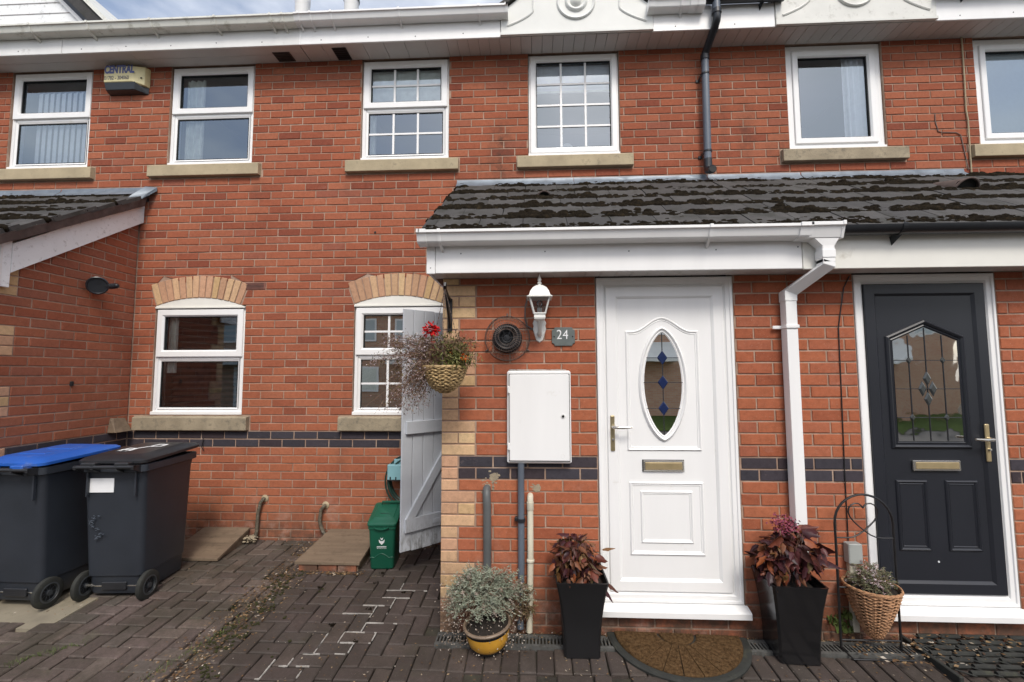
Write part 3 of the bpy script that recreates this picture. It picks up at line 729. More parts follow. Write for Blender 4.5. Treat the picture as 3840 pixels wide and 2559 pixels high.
# sills
def sill(parent, x0, x1, z0, z1, mat='stone'):
    prof = [(0.02, z0), (-0.042, z0), (-0.045, z0 + 0.004), (-0.045, z1 - 0.022), (-0.040, z1 - 0.014), (0.035, z1), (0.05, z1), (0.05, z0 + 0.02)]
    o = MB().profx(prof, x0, x1).build('window_sill', mat, parent, bevel=0.003); return o
for i, (a, b) in enumerate(SX): sill(HL if i < 2 else HC if i < 4 else HR, a + 0.008, b - 0.008, 3.538, 3.666, 'stone' if i < 3 else 'stone_dark' if i == 4 else 'stone')
sill(HL, -3.205, -2.09, 1.058, 1.196, 'stone_dark'); sill(HC, -1.215, -0.08, 1.058, 1.196, 'stone_dark')

# blinds, curtains and ornaments behind the glass (children of their window)
def vblinds(parent, x0, x1, z0, z1, n=10, ang=-0.30, mat='blind_white'):
    for i in range(n):
        x = x0 + (x1 - x0) * (i + 0.5) / n; w = 0.030
        dx, dy = w * cos(ang), w * sin(ang)
        MB().quadlist([(x - dx, 0.095 - dy * .8, z0), (x + dx, 0.095 + dy * .8, z0), (x + dx, 0.095 + dy * .8, z1), (x - dx, 0.095 - dy * .8, z1)], [(0, 1, 2, 3)]).build('blind_slat', mat, parent, norm=False)
vblinds(wins[0], -4.56, -3.93, 3.70, 4.52)
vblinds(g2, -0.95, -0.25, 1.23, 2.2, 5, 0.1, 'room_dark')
def curtain(parent, x0, x1, z0, z1, y=0.09, mat='curtain', folds=6):
    n = folds * 6; a = []; b_ = []
    for i in range(n + 1):
        x = x0 + (x1 - x0) * i / n; yy = y + 0.014 * sin(2 * pi * folds * i / n) + random.uniform(-.003, .003); a.append((x, yy, z0)); b_.append((x + random.uniform(-.003, .003), yy, z1))
    MB().loft([a, b_], closed=False).build('curtain', mat, parent, smooth=True, norm=False)
curtain(wins[1], -2.93, -2.74, 3.70, 4.6, folds=3)
curtain(wins[4], 3.58, 3.79, 3.72, 4.62, mat='blind_white', folds=4)
MB().box(0.64, 1.38, 0.085, 0.09, 4.36, 4.62).build('roller_blind', 'blind_white', wins[3], norm=False)
MB().box(0.64, 1.38, 0.08, 0.095, 4.34, 4.362).build('blind_foot_bar', 'curtain', wins[3], norm=False)
MB().box(-1.02, -0.28, 0.085, 0.09, 4.28, 4.62).build('roller_blind', 'curtain', wins[2], norm=False)
curtain(wins[2], -1.03, -0.95, 3.7, 4.3, folds=2)
MB().quadlist([(4.76, 0.07, 3.70), (5.56, 0.07, 3.70), (5.56, 0.07, 4.63), (4.76, 0.07, 4.63)], [(0, 1, 2, 3)]).build('frosted_film', 'obscure', wins[5], norm=False)
MB().sphere((0.95, 0.12, 3.79), 0.055, 10, 8, (1.1, 0.5, 1)).build('ornament', 'silvery', wins[3], smooth=True)
MB().lathe([(0.018, 0), (0.022, 0.04), (0.012, 0.10), (0.004, 0.12)], 10, (-0.285, 0.11, 3.74)).build('trinket', 'pink', wins[2], smooth=True)
for i in range(16):
    z = 1.28 + i * 0.057
    MB().quadlist([(-2.99, 0.14, z - 0.012), (-2.24, 0.14, z - 0.012), (-2.24, 0.185, z + 0.014), (-2.99, 0.185, z + 0.014)], [(0, 1, 2, 3)]).build('blind_slat', 'blind_brown', g1, norm=False)
curtain(g1, -3.00, -2.90, 1.6, 2.2, y=0.09, mat='curtain', folds=2)

# ------------------------------------------------------------------ eaves: soffit, fascia, gable panels, roof
YF = -0.225
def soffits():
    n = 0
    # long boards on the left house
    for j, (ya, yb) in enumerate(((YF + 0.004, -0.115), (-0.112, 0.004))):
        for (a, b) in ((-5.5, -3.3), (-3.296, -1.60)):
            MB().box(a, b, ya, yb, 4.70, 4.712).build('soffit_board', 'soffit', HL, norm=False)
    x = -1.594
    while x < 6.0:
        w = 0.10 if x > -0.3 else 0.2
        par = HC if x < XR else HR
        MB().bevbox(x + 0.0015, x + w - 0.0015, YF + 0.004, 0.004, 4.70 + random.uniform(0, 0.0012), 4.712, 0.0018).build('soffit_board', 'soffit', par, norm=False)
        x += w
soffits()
for (x0, x1, par, m) in ((-5.5, -3.96, HL, 'pvc_dirty'), (-3.955, -1.585, HL, 'pvc_dirty'), (-1.58, 0.318, HC, 'pvc'), (1.716, 2.24, HC, 'pvc'), (2.244, 2.80, HR, 'pvc'), (4.195, 6.2, HR, 'pvc')):
    MB().bevbox(x0, x1, YF - 0.012, YF + 0.004, 4.695, 4.93, 0.003).build('fascia_board', m, par, norm=False)
    for k in range(int((x1 - x0) / 0.45)):
        xx = x0 + 0.2 + k * 0.45
        MB().lathe([(0.006, 0), (0.005, -0.002)], 8, (xx, YF - 0.012, 4.735 + 0.01 * (k % 2)), axis='y').build('screw_cap', 'pipe_mid', par)
MB().box(-1.592, -1.577, YF - 0.016, YF, 4.694, 4.93).build('fascia_joint', 'pvc', HC, norm=False)
# soffit vents
for (x0, x1, y0, y1, m) in ((-1.91, -1.74, -0.145, -0.018, 'terracotta'), (-1.308, -1.172, -0.175, -0.012, 'black_pvc')):
    v = MB().box(x0, x1, y0, y1, 4.694, 4.70).build('soffit_vent', m, HL if m == 'terracotta' else HC, norm=False)
    for i in range(6):
        yy = y0 + (y1 - y0) * (i + .5) / 6
        MB().box(x0 + 0.01, x1 - 0.01, yy - 0.005, yy + 0.004, 4.690, 4.694).build('louvre', 'gasket', v, norm=False)
# gable panels with rosette and scrolls
def gable_panel(parent, x0, x1, cz, mat):
    xc = (x0 + x1) / 2; zt = 4.93; pk = zt + (xc - x0) * 0.80
    loop = [(x0, 4.705), (x1, 4.705), (x1, zt), (xc, pk), (x0, zt)]
    g = MB().loft([[(x, YF + 0.0, z) for x, z in loop], [(x, YF - 0.020, z) for x, z in loop], [(x, YF - 0.024, z) for x, z in offset(loop, 0.004)]], True, True).build('gable_panel', mat, parent)
    MB().box(x0 - 0.002, x1 + 0.002, YF - 0.034, YF - 0.016, 4.700, 4.724).build('panel_foot', mat, g, norm=False)
    MB().lathe([(0.178, 0.0), (0.178, -0.012), (0.170, -0.020), (0.158, -0.016), (0.150, -0.006), (0.105, -0.004), (0.098, -0.018), (0.085, -0.024), (0.065, -0.014), (0.055, -0.006), (0.046, -0.020), (0.030, -0.034), (0.0, -0.036)], 40, (xc, YF - 0.022, cz), axis='y', cap0=False, cap1=False).build('rosette', mat, g, smooth=True)
    for s in (-1, 1):
        pts = []
        for i in range(14):
            a = pi / 2 * i / 13
            pts.append((xc + s * (0.635 - 0.24 * sin(a)), YF - 0.024, 4.80 + 0.145 * sin(a) if False else 4.79 + 0.15 * (1 - cos(a)) ** 0.55))
        pts.append((pts[-1][0], YF - 0.024, pts[-1][2] + 0.02)); pts.append((pts[-1][0] + s * 0.0, YF - 0.024, pts[-1][2] + 0.16))
        MB().tube(pts, 0.011, 6).build('scroll', mat, g, smooth=True)
    # verge tiles of the little gable roof
    for s in (-1, 1):
        e = x0 - 0.03 if s < 0 else x1 + 0.03
        MB().loft([[(e, y, 4.93 - 0.01), (xc, y, pk + 0.012), (xc, y, pk + 0.06), (e, y, 4.93 + 0.045)] for y in (YF - 0.06, 0.9)], True, True).build('gable_roof', 'tile', g)
    return g
gable_panel(HC, 0.322, 1.712, 5.005, 'render')
gable_panel(HR, 2.804, 4.191, 5.02, 'gable_spotted')
# big boarded gable at far left
def left_gable():
    g = empty('terraced_house', (0, 0, 0), 'boarded white gable with dark tiled verge rising above the gutter, top left corner', 'house')
    for i in range(7):
        za = 4.90 + i * 0.115; zb = za + 0.113
        xr = lambda z: -3.94 - (z - 5.135) * 1.02
        lp = [(-6.0, za), (xr(za), za), (xr(zb), zb), (-6.0, zb)]
        MB().loft([[(x, -0.09, z) for x, z in lp], [(x, -0.10 + (0.008 if z > za + .05 else 0), z) for x, z in lp]], True, True).build('cladding_board', 'pvc_algae', g)
    for (o_, w_, ya, yb, m, nm) in ((0.0, 0.05, -0.125, -0.08, 'pvc', 'bargeboard'), (0.05, 0.06, -0.13, 0.4, 'black_pvc', 'undercloak'), (0.11, 0.16, -0.20, 0.6, 'tile', 'verge_tiles'), (0.27, 0.05, -0.22, 0.6, 'gutter_old', 'verge_cap')):
        p = lambda z, o: (xr(z) + o, z)
        za, zb = 4.86, 5.75
        MB().loft([[(p(za, o_)[0], y, za), (p(za, o_ + w_)[0], y, za), (p(zb, o_ + w_)[0], y, zb), (p(zb, o_)[0], y, zb)] for y in (ya, yb)], True, True).build(nm, m, g)
left_gable()
# main roof slabs and ridge
for (x0, x1, par) in ((-3.9, XM, HL), (XM, XR, HC), (XR, 6.4, HR)):
    MB().loft([[(x, -0.19, 4.88), (x, 4.2, 7.75), (x, 8.7, 4.9), (x, 8.7, 4.8), (x, 4.2, 7.62), (x, -0.19, 4.80)] for x in (x0 + 0.002, x1 - 0.002)], True, True).build('roof', 'tile', par)
    MB().box(x0, x1, 8.3, 8.4, -0.3, 4.8).build('rear_wall', 'brick', par, norm=False)
MB().box(-7.5, -7.4, 0, 8.4, -0.3, 5).box(6.4, 6.5, 0.0, 8.4, -.3, 5.2).build('gable_wall', 'brick', HR, norm=False)
MB().box(-7.4, -5.6, 0.0, 0.1, -0.3, 5.0).loft([[(x, -0.19, 4.88), (x, 4.2, 7.75), (x, 8.7, 4.9), (x, 8.7, 4.8), (x, 4.2, 7.62), (x, -0.19, 4.80)] for x in (-7.5, -3.905)], True, True).box(-7.4, XL, 8.3, 8.4, -0.3, 4.8).build('far_end', 'brick', HL, norm=False)
# flue pipes above the eaves
for x, lab in ((-2.53, 'left one of two white flue pipes rising above the gutter'), (-1.846, 'white flue pipe with a grey cap ring right of its neighbour above the gutter')):
    f = empty('flue_pipe', (x, 1.5, 0), lab, 'flue', 'white flue pipes above the roof')
    MB().lathe([(0.095, 5.6), (0.095, 6.66), (0.10, 6.67), (0.10, 6.75), (0.0, 6.76)], 24, cap1=False).build('pipe', 'pvc', f, smooth=True)
    if x > -2: MB().lathe([(0.104, 6.66), (0.107, 6.68), (0.104, 6.70)], 24).build('cap_ring', 'pipe_mid', f, smooth=True)

# gutters ---------------------------------------------------
def square_gutter(name, x0, x1, yb, zt, mat, label, ends=(), clips=(), group='white gutters under the tiles', joints=()):
    """ogee/square-line gutter: zt = top of front lip, yb = back"""
    prof = [(yb, zt - 0.004), (yb, zt - 0.072), (yb - 0.012, zt - 0.078), (yb - 0.078, zt - 0.070), (yb - 0.084, zt - 0.064), (yb - 0.100, zt - 0.022), (yb - 0.112, zt - 0.016), (yb - 0.112, zt), (yb - 0.106, zt), (yb - 0.104, zt - 0.012), (yb - 0.095, zt - 0.018), (yb - 0.078, zt - 0.063), (yb - 0.014, zt - 0.072), (yb - 0.005, zt - 0.066), (yb - 0.005, zt - 0.004)]
    e = empty(name, (x0, yb, zt), label, 'gutter', group); e.location = (0, 0, 0)
    MB().profx(prof, x0, x1).build('trough', mat, e)
    def shell(xa, xb, t, nm, m):
        pr = [(yb - 0.002, zt + 0.001), (yb - 0.002, zt - 0.074 - t), (yb - 0.013, zt - 0.080 - t), (yb - 0.080 - t, zt - 0.072 - t), (yb - 0.088 - t, zt - 0.064 - t), (yb - 0.103 - t, zt - 0.024), (yb - 0.115 - t, zt - 0.018), (yb - 0.115 - t, zt + 0.004), (yb - 0.103, zt + 0.004)]
        ip = [(yb - 0.003, zt), (yb - 0.003, zt - 0.073), (yb - 0.013, zt - 0.079), (yb - 0.079, zt - 0.071), (yb - 0.085, zt - 0.065), (yb - 0.101, zt - 0.023), (yb - 0.113, zt - 0.017), (yb - 0.113, zt + 0.001), (yb - 0.105, zt + 0.001)]
        MB().profx(pr + ip[::-1], xa, xb).build(nm, m, e)
    for x in ends:
        prf = [(yb - 0.0, zt + 0.003), (yb, zt - 0.078), (yb - 0.013, zt - 0.084), (yb - 0.082, zt - 0.076), (yb - 0.090, zt - 0.066), (yb - 0.105, zt - 0.024), (yb - 0.118, zt - 0.018), (yb - 0.118, zt + 0.004)]
        MB().profx(prf, x - 0.012, x + 0.006).build('end_cap', mat, e); shell(x - 0.02 if x > x0 + 0.1 else x, x + 0.045 if x < x0 + 0.1 else x + 0.006, 0.003, 'end_collar', mat)
    for x in clips:
        shell(x - 0.009, x + 0.009, 0.003, 'clip', mat)
        MB().quadlist([(x - 0.007, yb - 0.084, zt - 0.073), (x + 0.007, yb - 0.084, zt - 0.073), (x + 0.012, yb + 0.001, zt - 0.115), (x - 0.000, yb + 0.001, zt - 0.115), (x - 0.007, yb - 0.070, zt - 0.073), (x + 0.007, yb - 0.070, zt - 0.073), (x + 0.012, yb + 0.001, zt - 0.088), (x, yb + 0.001, zt - 0.088)], [(0, 1, 2, 3), (4, 5, 6, 7), (0, 3, 7, 4), (1, 5, 6, 2), (0, 4, 5, 1), (3, 2, 6, 7)]).build('clip_arm', mat, e, norm=True)
    for x in joints: shell(x - 0.035, x + 0.035, 0.004, 'joint_collar', mat)
    return e
square_gutter('gutter', -5.5, -1.60, YF - 0.014, 4.925, 'gutter_old', 'grimy white upper gutter with rust-streaked clips, left above the alarm box', clips=(-4.182, -3.606, -2.983, -2.356, -1.822, -1.709), joints=())
square_gutter('gutter', -1.60, 0.385, YF - 0.014, 4.93, 'pvc', 'clean white upper gutter ending at the rosette panel', ends=(0.385,), clips=(-1.555, -1.443, -1.248, -0.614, 0.125))
square_gutter('gutter', 1.66, 2.13, YF - 0.014, 4.925, 'pvc', 'short white gutter between the rosette panel and the black downpipe', ends=(1.668,), clips=(1.95,), joints=(2.06, 2.12))
def round_gutter(x0, x1, yb, zt, label, clips=(), r=0.056):
    e = empty('gutter', (0, 0, 0), label, 'gutter', 'black half round gutters')
    n = 12; o = [(yb - r + r * cos(pi + pi * i / n), zt + r * 1.0 * sin(pi + pi * i / n)) for i in range(n + 1)]; ii = [(yb - r + (r - .003) * cos(2 * pi - pi * i / n), zt + (r - .003) * sin(2 * pi - pi * i / n)) for i in range(n + 1)]
    MB().profx(o + ii, x0, x1).build('trough', 'black_pvc', e, smooth=True)
    for x in clips:
        o2 = [(yb - r + (r + .004) * cos(pi + pi * i / n), zt + (r + .004) * sin(pi + pi * i / n)) for i in range(n + 1)]
        MB().profx([(yb - 2 * r - .004, zt + .008)] + o2 + [(yb, zt)] + ii[2:-1], x - 0.012, x + 0.012).build('clip', 'black_pvc', e)
        MB().loft([[(x + 0.0, yb, zt - 0.045), (x - 0.022, yb - 0.002, zt - 0.05), (x - 0.012, yb - 0.002, zt - 0.105)], [(x + 0.012, yb - 2 * r + 0.02, zt - 0.03), (x - 0.004, yb - 2 * r + 0.02, zt - 0.03), (x + 0.002, yb - 0.06, zt - 0.06)]], True, True).build('clip_arm', 'black_pvc', e)
    return e
round_gutter(2.14, 2.86, YF - 0.012, 4.955, 'short black upper gutter with the black downpipe, between two rosette panels', clips=(2.30, 2.68))
round_gutter(4.16, 6.2, YF - 0.012, 4.955, 'black upper gutter at the top right corner', clips=(4.42,))

# porch eaves
YP = -1.385
MB().bevbox(-0.012, 2.243, YP - 0.016, YP, 2.215, 2.43, 0.003).build('porch_fascia', 'pvc', HC, norm=False)
MB().bevbox(-0.068, -0.014, YP - 0.018, YP + 0.004, 2.213, 2.43, 0.002).build('fascia_end_cap', 'pvc', HC, norm=False)
MB().bevbox(2.247, 6.2, YP - 0.016, YP, 2.212, 2.43, 0.003).build('porch_fascia', 'pvc_cream', HR, norm=False)
for (x, z) in ((-0.04, 2.40), (-0.042, 2.25), (0.15, 2.34), (0.68, 2.345), (1.20, 2.34), (1.73, 2.34), (2.22, 2.35)):
    MB().lathe([(0.0045, 0), (0.004, -0.002)], 8, (x, YP - 0.016, z), axis='y').build('screw_cap', 'pipe_mid', HC)
MB().box(-0.066, -0.05, YP, 0.0, 2.22, 2.44).loft([[(-0.066, YP, 2.43), (-0.066, 0.0, 2.43), (-0.066, 0.0, 3.33)], [(-0.05, YP, 2.43), (-0.05, 0.0, 2.43), (-0.05, 0.0, 3.33)]], True, True).build('porch_side_board', 'pvc', HC)
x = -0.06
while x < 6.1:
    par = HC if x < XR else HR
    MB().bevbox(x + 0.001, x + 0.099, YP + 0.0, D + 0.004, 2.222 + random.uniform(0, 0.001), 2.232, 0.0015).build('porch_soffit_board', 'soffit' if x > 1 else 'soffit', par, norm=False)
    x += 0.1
# porch gutters
square_gutter('gutter', -0.095, 2.30, YP - 0.018, 2.462, 'pvc', 'clean white porch gutter above the white door', ends=(-0.095,), clips=(0.03, 1.665), joints=(2.215,))
round_gutter(2.43, 6.2, YP - 0.016, 2.452, 'black porch gutter above the anthracite door', clips=(2.78, 5.0), r=0.05)

# white square downpipe with its hopper outlet
dp = empty('downpipe', (2.35, YP, 0), 'white square downpipe with offset bends between the two front doors', 'downpipe'); dp.location = (0, 0, 0)
YG = YP - 0.018
def sqtube(pts, w, d, nm, mat='pvc', par=dp):
    rings = []
    for (x, y, z, dirx) in pts:
        rings.append([(x - w / 2, y - d / 2, z - dirx), (x + w / 2, y - d / 2, z + dirx), (x + w / 2, y + d / 2, z + dirx), (x - w / 2, y + d / 2, z - dirx)])
    return MB().loft(rings, True, True).build(nm, mat, par, bevel=0.003)
out = MB()
out.profx([(YG, 2.462), (YG, 2.376), (YG - 0.085, 2.380), (YG - 0.107, 2.44), (YG - 0.119, 2.446), (YG - 0.119, 2.467), (YG, 2.467)], 2.235, 2.425)
out.build('gutter_outlet', 'pvc', dp, bevel=0.002)
MB().profx([(YG, 2.466), (YG, 2.370), (YG - 0.088, 2.374), (YG - 0.111, 2.44), (YG - 0.124, 2.446), (YG - 0.124, 2.471), (YG, 2.471)], 2.415, 2.432).build('outlet_end', 'pvc', dp, bevel=0.002)
MB().loft([[(2.27, YG - 0.005, 2.378), (2.41, YG - 0.005, 2.378), (2.41, YG - 0.082, 2.378), (2.27, YG - 0.082, 2.378)], [(2.315, YG - 0.008, 2.335), (2.385, YG - 0.008, 2.335), (2.385, YG - 0.078, 2.335), (2.315, YG - 0.078, 2.335)]], False, True).build('outlet_throat', 'pvc', dp)
sqtube([(2.350, YG - 0.043, 2.345, 0), (2.350, YG - 0.043, 2.235, 0)], 0.070, 0.070, 'upper_section')
sqtube([(2.350, YG - 0.043, 2.312, 0), (2.350, YG - 0.043, 2.262, 0)], 0.077, 0.077, 'collar')
YW = D - 0.045
sqtube([(2.350, YG - 0.043, 2.245, -0.012), (2.350, YG - 0.043, 2.215, -0.012), (2.225, YW, 2.085, -0.016), (2.225, YW, 2.05, 0)], 0.070, 0.070, 'swan_neck')
sqtube([(2.225, YW, 2.065, 0), (2.225, YW, -0.02, 0)], 0.068, 0.068, 'lower_section')
sqtube([(2.225, YW, 2.10, 0), (2.225, YW, 2.035, 0)], 0.075, 0.075, 'collar')
cb = MB().bevbox(2.184, 2.266, YW - 0.042, YW + 0.04, 1.862, 1.884, 0.003).bevbox(2.135, 2.19, YW + 0.022, YW + 0.03, 1.862, 1.884, 0.003).build('pipe_clip', 'pvc', dp)

# round black/grey downpipe on the upper wall
rp = empty('downpipe', (2.2, -0.1, 0), 'grey round downpipe with black swan neck beside the plain upper window', 'downpipe'); rp.location = (0, 0, 0)
MB().tube([(2.262, YF - 0.07, 5.0), (2.262, YF - 0.07, 4.86), (2.262, YF - 0.07, 4.80)], 0.034, 16).build('outlet', 'pipe_grey', rp, smooth=True)
MB().tube([(2.262, YF - 0.07, 4.83), (2.262, YF - 0.07, 4.76), (2.262, YF - 0.062, 4.735), (2.258, YF - 0.03, 4.70), (2.24, -0.10, 4.60), (2.236, -0.075, 4.575), (2.235, -0.07, 4.53)], 0.035, 16).build('swan_neck', 'black_pvc', rp, smooth=True)
MB().lathe([(0.041, 0), (0.041, 0.04)], 18, (2.262, YF - 0.07, 4.79)).lathe([(0.040, 0), (0.040, 0.05)], 18, (2.235, -0.07, 4.52)).build('collar', 'black_pvc', rp, smooth=True)
MB().tube([(2.235, -0.07, 4.55), (2.228, -0.07, 3.52)], 0.033, 18).build('pipe', 'pipe_grey', rp, smooth=True)
MB().tube([(2.228, -0.07, 3.56), (2.228, -0.07, 3.49), (2.228, -0.078, 3.455), (2.236, -0.115, 3.435), (2.238, -0.145, 3.43)], [0.036, 0.038, 0.038, 0.037, 0.037], 16).build('shoe', 'black_pvc', rp, smooth=True)
MB().lathe([(0.030, 0), (0.030, 0.004)], 16, (2.2385, -0.149, 3.4295), axis='y').build('shoe_mouth', 'gasket', rp)
for z in (4.375, 3.625):
    MB().lathe([(0.038, 0), (0.038, 0.016)], 18, (2.231, -0.07, z)).bevbox(2.19, 2.20, -0.075, -0.002, z - 0.02, z + 0.012).bevbox(2.165, 2.20, -0.012, -0.002, z - 0.035, z - 0.005).build('pipe_clip', 'black_pvc', rp, smooth=True)

# lead flashings
def flashing(x0, x1, par, zt=3.442, zb=3.352, yb=-0.035):
    n = max(2, int((x1 - x0) / 0.08)); a = []; b_ = []; c = []
    for i in range(n + 1):
        x = x0 + (x1 - x0) * i / n; w = noise.noise(Vector((x * 3, 1, 2))) * 0.006
        a.append((x, -0.003, zt + w * 0.5)); b_.append((x, -0.008 + w, zt - 0.03)); c.append((x, yb - 0.035 + w, zb + w))
    MB().loft([a, b_, c, [(p[0], p[1] + 0.012, p[2] + 0.004) for p in c]], closed=False).build('lead_flashing', 'lead', par, smooth=True, norm=False)
for (a, b, par) in ((-0.12, 1.0, HC), (1.0, 2.243, HC), (2.247, 3.095, HR), (3.10, 4.55, HR), (-5.5, -4.12, HL), (-4.115, -3.14, HL)): flashing(a, b - 0.004, par)
MB().loft([[(-3.22, -0.03, 3.44), (-3.12, -0.004, 3.44), (-3.15, -0.10, 3.33), (-3.24, -0.16, 3.30)], [(-3.22, -0.05, 3.36), (-3.11, -0.012, 3.40), (-3.17, -0.11, 3.285), (-3.25, -0.18, 3.265)]], True, True).build('flashing_end', 'lead', HL, smooth=True)

# ------------------------------------------------------------------ porch roofs
SL = 0.625
ang = math.atan(SL)
def tile_mesh(w, l=0.40, th=0.032):
    mb = MB(); nx = 6
    r0 = []; r1 = []; u0 = []; u1 = []
    for i in range(nx + 1):
        x = -w / 2 + w * i / nx; wv = 0.0015 * sin(i * 1.7)
        r0.append((x, 0, th + wv)); r1.append((x, l, th + wv)); u0.append((x, 0.001, 0)); u1.append((x, l, 0))
    mb.loft([u1, u0, r0, r1], closed=False)
    mb.quadlist([u0[0], r0[0], r1[0], u1[0]], [(0, 1, 2, 3)]); mb.quadlist([u0[-1], r0[-1], r1[-1], u1[-1]], [(3, 2, 1, 0)])
    me = mb.mesh('roof_tile'); me.materials.append(M['tile']); return me
TM = tile_mesh(0.281)
def tiles(par, x0, x1, zt=3.348, clipx=None):
    roof = MB().loft([[(x, 0.0, zt - 0.012), (x, -1.46, zt - 1.46 * SL - 0.012), (x, -1.46, zt - 1.46 * SL - 0.03), (x, 0.0, zt - 0.03)] for x in (x0 + 0.01, x1)], True, True).build('porch_roof', 'black_pvc', par)
    edges = [-1.462] + [-1.49 + 0.279 * i for i in range(1, 6)]
    for r, ye in enumerate(edges):
        off = (0.14 if r % 2 else 0.0) - 0.03
        n0 = math.floor((x0 - off) / 0.285); n = n0
        while off + n * 0.285 < x1 - 0.02:
            a = off + n * 0.285; b_ = a + 0.285; n += 1
            a2, b2 = max(a, x0 - 0.002 * (r % 2)), min(b_, x1)
            if b2 - a2 < 0.03: continue
            w = b2 - a2; l = min(0.40, (0.0 - ye) / cos(ang) - 0.01)
            me = TM if abs(w - 0.285) < 1e-3 and l > 0.39 else tile_mesh(w - 0.004, l)
            random.seed(r * 131 + n * 7)
            inst('roof_tile', me, roof, ((a2 + b2) / 2, ye, zt + ye * SL - 0.006 + random.uniform(-0.002, 0.003)), (ang + 0.035, random.gauss(0, 0.004), random.gauss(0, 0.004)))
    return roof
rfC = tiles(HC, -0.105, XR); rfR = tiles(HR, XR + 0.003, 6.2)
def moss_on(x0, x1, par, dens=1.0, zt=3.348, seed=3, lab='dark moss cushions along the tile edges of the porch roof', lox=None):
    random.seed(seed); mb = MB()
    for r in range(6):
        ye = -1.49 + 0.279 * r
        x = x0
        while x < x1:
            cl = noise.noise(Vector((x * 2.3, r * 3.1, seed))) * 0.5 + 0.5 + 0.35 * noise.noise(Vector((x * 9, r * 5, 2)))
            if cl > 0.20 and not (r == 5 and x < 0.25 and x > -0.0):
                sz = 0.45 + 1.5 * max(0, cl - 0.25)
                for j in range(int(2 + 5.0 * sz * dens)):
                    rr = random.uniform(0.011, 0.026) * (0.85 + 0.5 * sz)
                    up = abs(random.gauss(0, 0.050)) * (.5 + .6 * sz)
                    y = ye + up - 0.004
                    px = x + random.uniform(-0.016, 0.016)
                    if r == 0: y = ye + up + 0.045; rr *= 0.7
                    mb.sphere((px, y, zt + y * SL + 0.020 + rr * 0.35 + random.uniform(-0.008, 0.002)), rr, 6, 4, (1.25, 1.0, 0.95))
            if random.random() < 0.045 * dens:
                yy = ye + random.uniform(0.08, 0.24)
                if yy < -0.06:
                    for j in range(random.randrange(2, 6)):
                        rr = random.uniform(0.004, 0.010); mb.sphere((x + random.uniform(-.03, .03), yy + random.uniform(-.012, .012), zt + yy * SL + 0.028), rr, 6, 4, (1.4, 1.2, 0.6))
            x += 0.017
    # roughen
    out = []
    for (x, y, z) in mb.v:
        k = noise.noise(Vector((x * 90, y * 90, z * 90))) * 0.006
        out.append((x + k, y + k, z + noise.noise(Vector((x * 130, y * 110, z * 90 + 5))) * 0.006))
    mb.v = out
    o = mb.build('moss', 'moss', par, norm=False); o.data.shade_smooth(); o['kind'] = 'stuff'
    return o
moss_on(-0.09, XR, rfC); moss_on(XR, 5.0, rfR, 1.25, seed=8)
# left porch roof
rfL = empty('porch_roof'); rfL.parent = HL
def left_roof():
    zt = 3.34; edges = [-1.42 + 0.279 * i for i in range(6)]
    for r, ye in enumerate(edges):
        a = -3.175
        for n in range(9):
            w = 0.285 if (n or r % 2 == 0) else 0.142
            l = min(0.40, (0.0 - ye) / cos(ang) - 0.01)
            if l < 0.05: continue
            me = tile_mesh(w - 0.004, l); inst('roof_tile', me, rfL, (a - w / 2, ye, zt + ye * SL - 0.006), (ang + 0.035, 0, random.gauss(0, 0.004))); a -= w
    MB().loft([[(x, 0.0, zt - 0.012), (x, -1.40, zt - 1.40 * SL - 0.012), (x, -1.40, zt - 1.40 * SL - 0.04), (x, 0.0, zt - 0.04)] for x in (-5.6, -3.20)], True, True).build('roof_deck', 'black_pvc', rfL)
    # mortar bedding of the verge, lumpy
    pts = 30; r0 = []; r1 = []
    for i in range(pts + 1):
        y = -1.43 + 1.38 * i / pts; z = zt + y * SL
        d = noise.noise(Vector((y * 9, 3, 1))) * 0.012
        r0.append((-3.19 + d, y, z - 0.075 + d * 0.6)); r1.append((-3.178 + d, y, z + 0.004))
    MB().loft([r0, r1, [(p[0] - 0.05, p[1], p[2]) for p in r1]], closed=False).build('verge_bedding', M['terracotta'], rfL, norm=False)
left_roof()
moss_on(-5.2, -3.2, HL, 0.7, zt=3.34, seed=5)
# white bargeboard and box end
def loopyz(pts, x0, x1, nm, mat, par):
    return MB().loft([[(x, y, z) for y, z in pts] for x in (x0, x1)], True, True).build(nm, mat, par, bevel=0.002)
loopyz([(0.0, 3.30), (0.0, 3.085), (-1.085, 2.335), (-1.085, 2.555), ], -3.262, -3.240, 'bargeboard', 'pvc_algae', HL)
loopyz([(-1.088, 2.58), (-1.088, 2.225), (-1.42, 2.225), (-1.42, 2.36)], -3.262, -3.240, 'box_end', 'pvc_algae', HL)
MB().box(-3.245, -3.236, -1.16, -1.145, 2.23, 2.52).build('box_end_joint', 'pvc_dirty', HL, norm=False)
MB().box(-5.5, -3.264, -1.42, -1.40, 2.225, 2.44).build('porch_fascia', 'pvc_dirty', HL, norm=False)
MB().box(-5.5, -3.264, -1.40, D, 2.225, 2.235).build('porch_soffit_board', 'soffit', HL, norm=False)
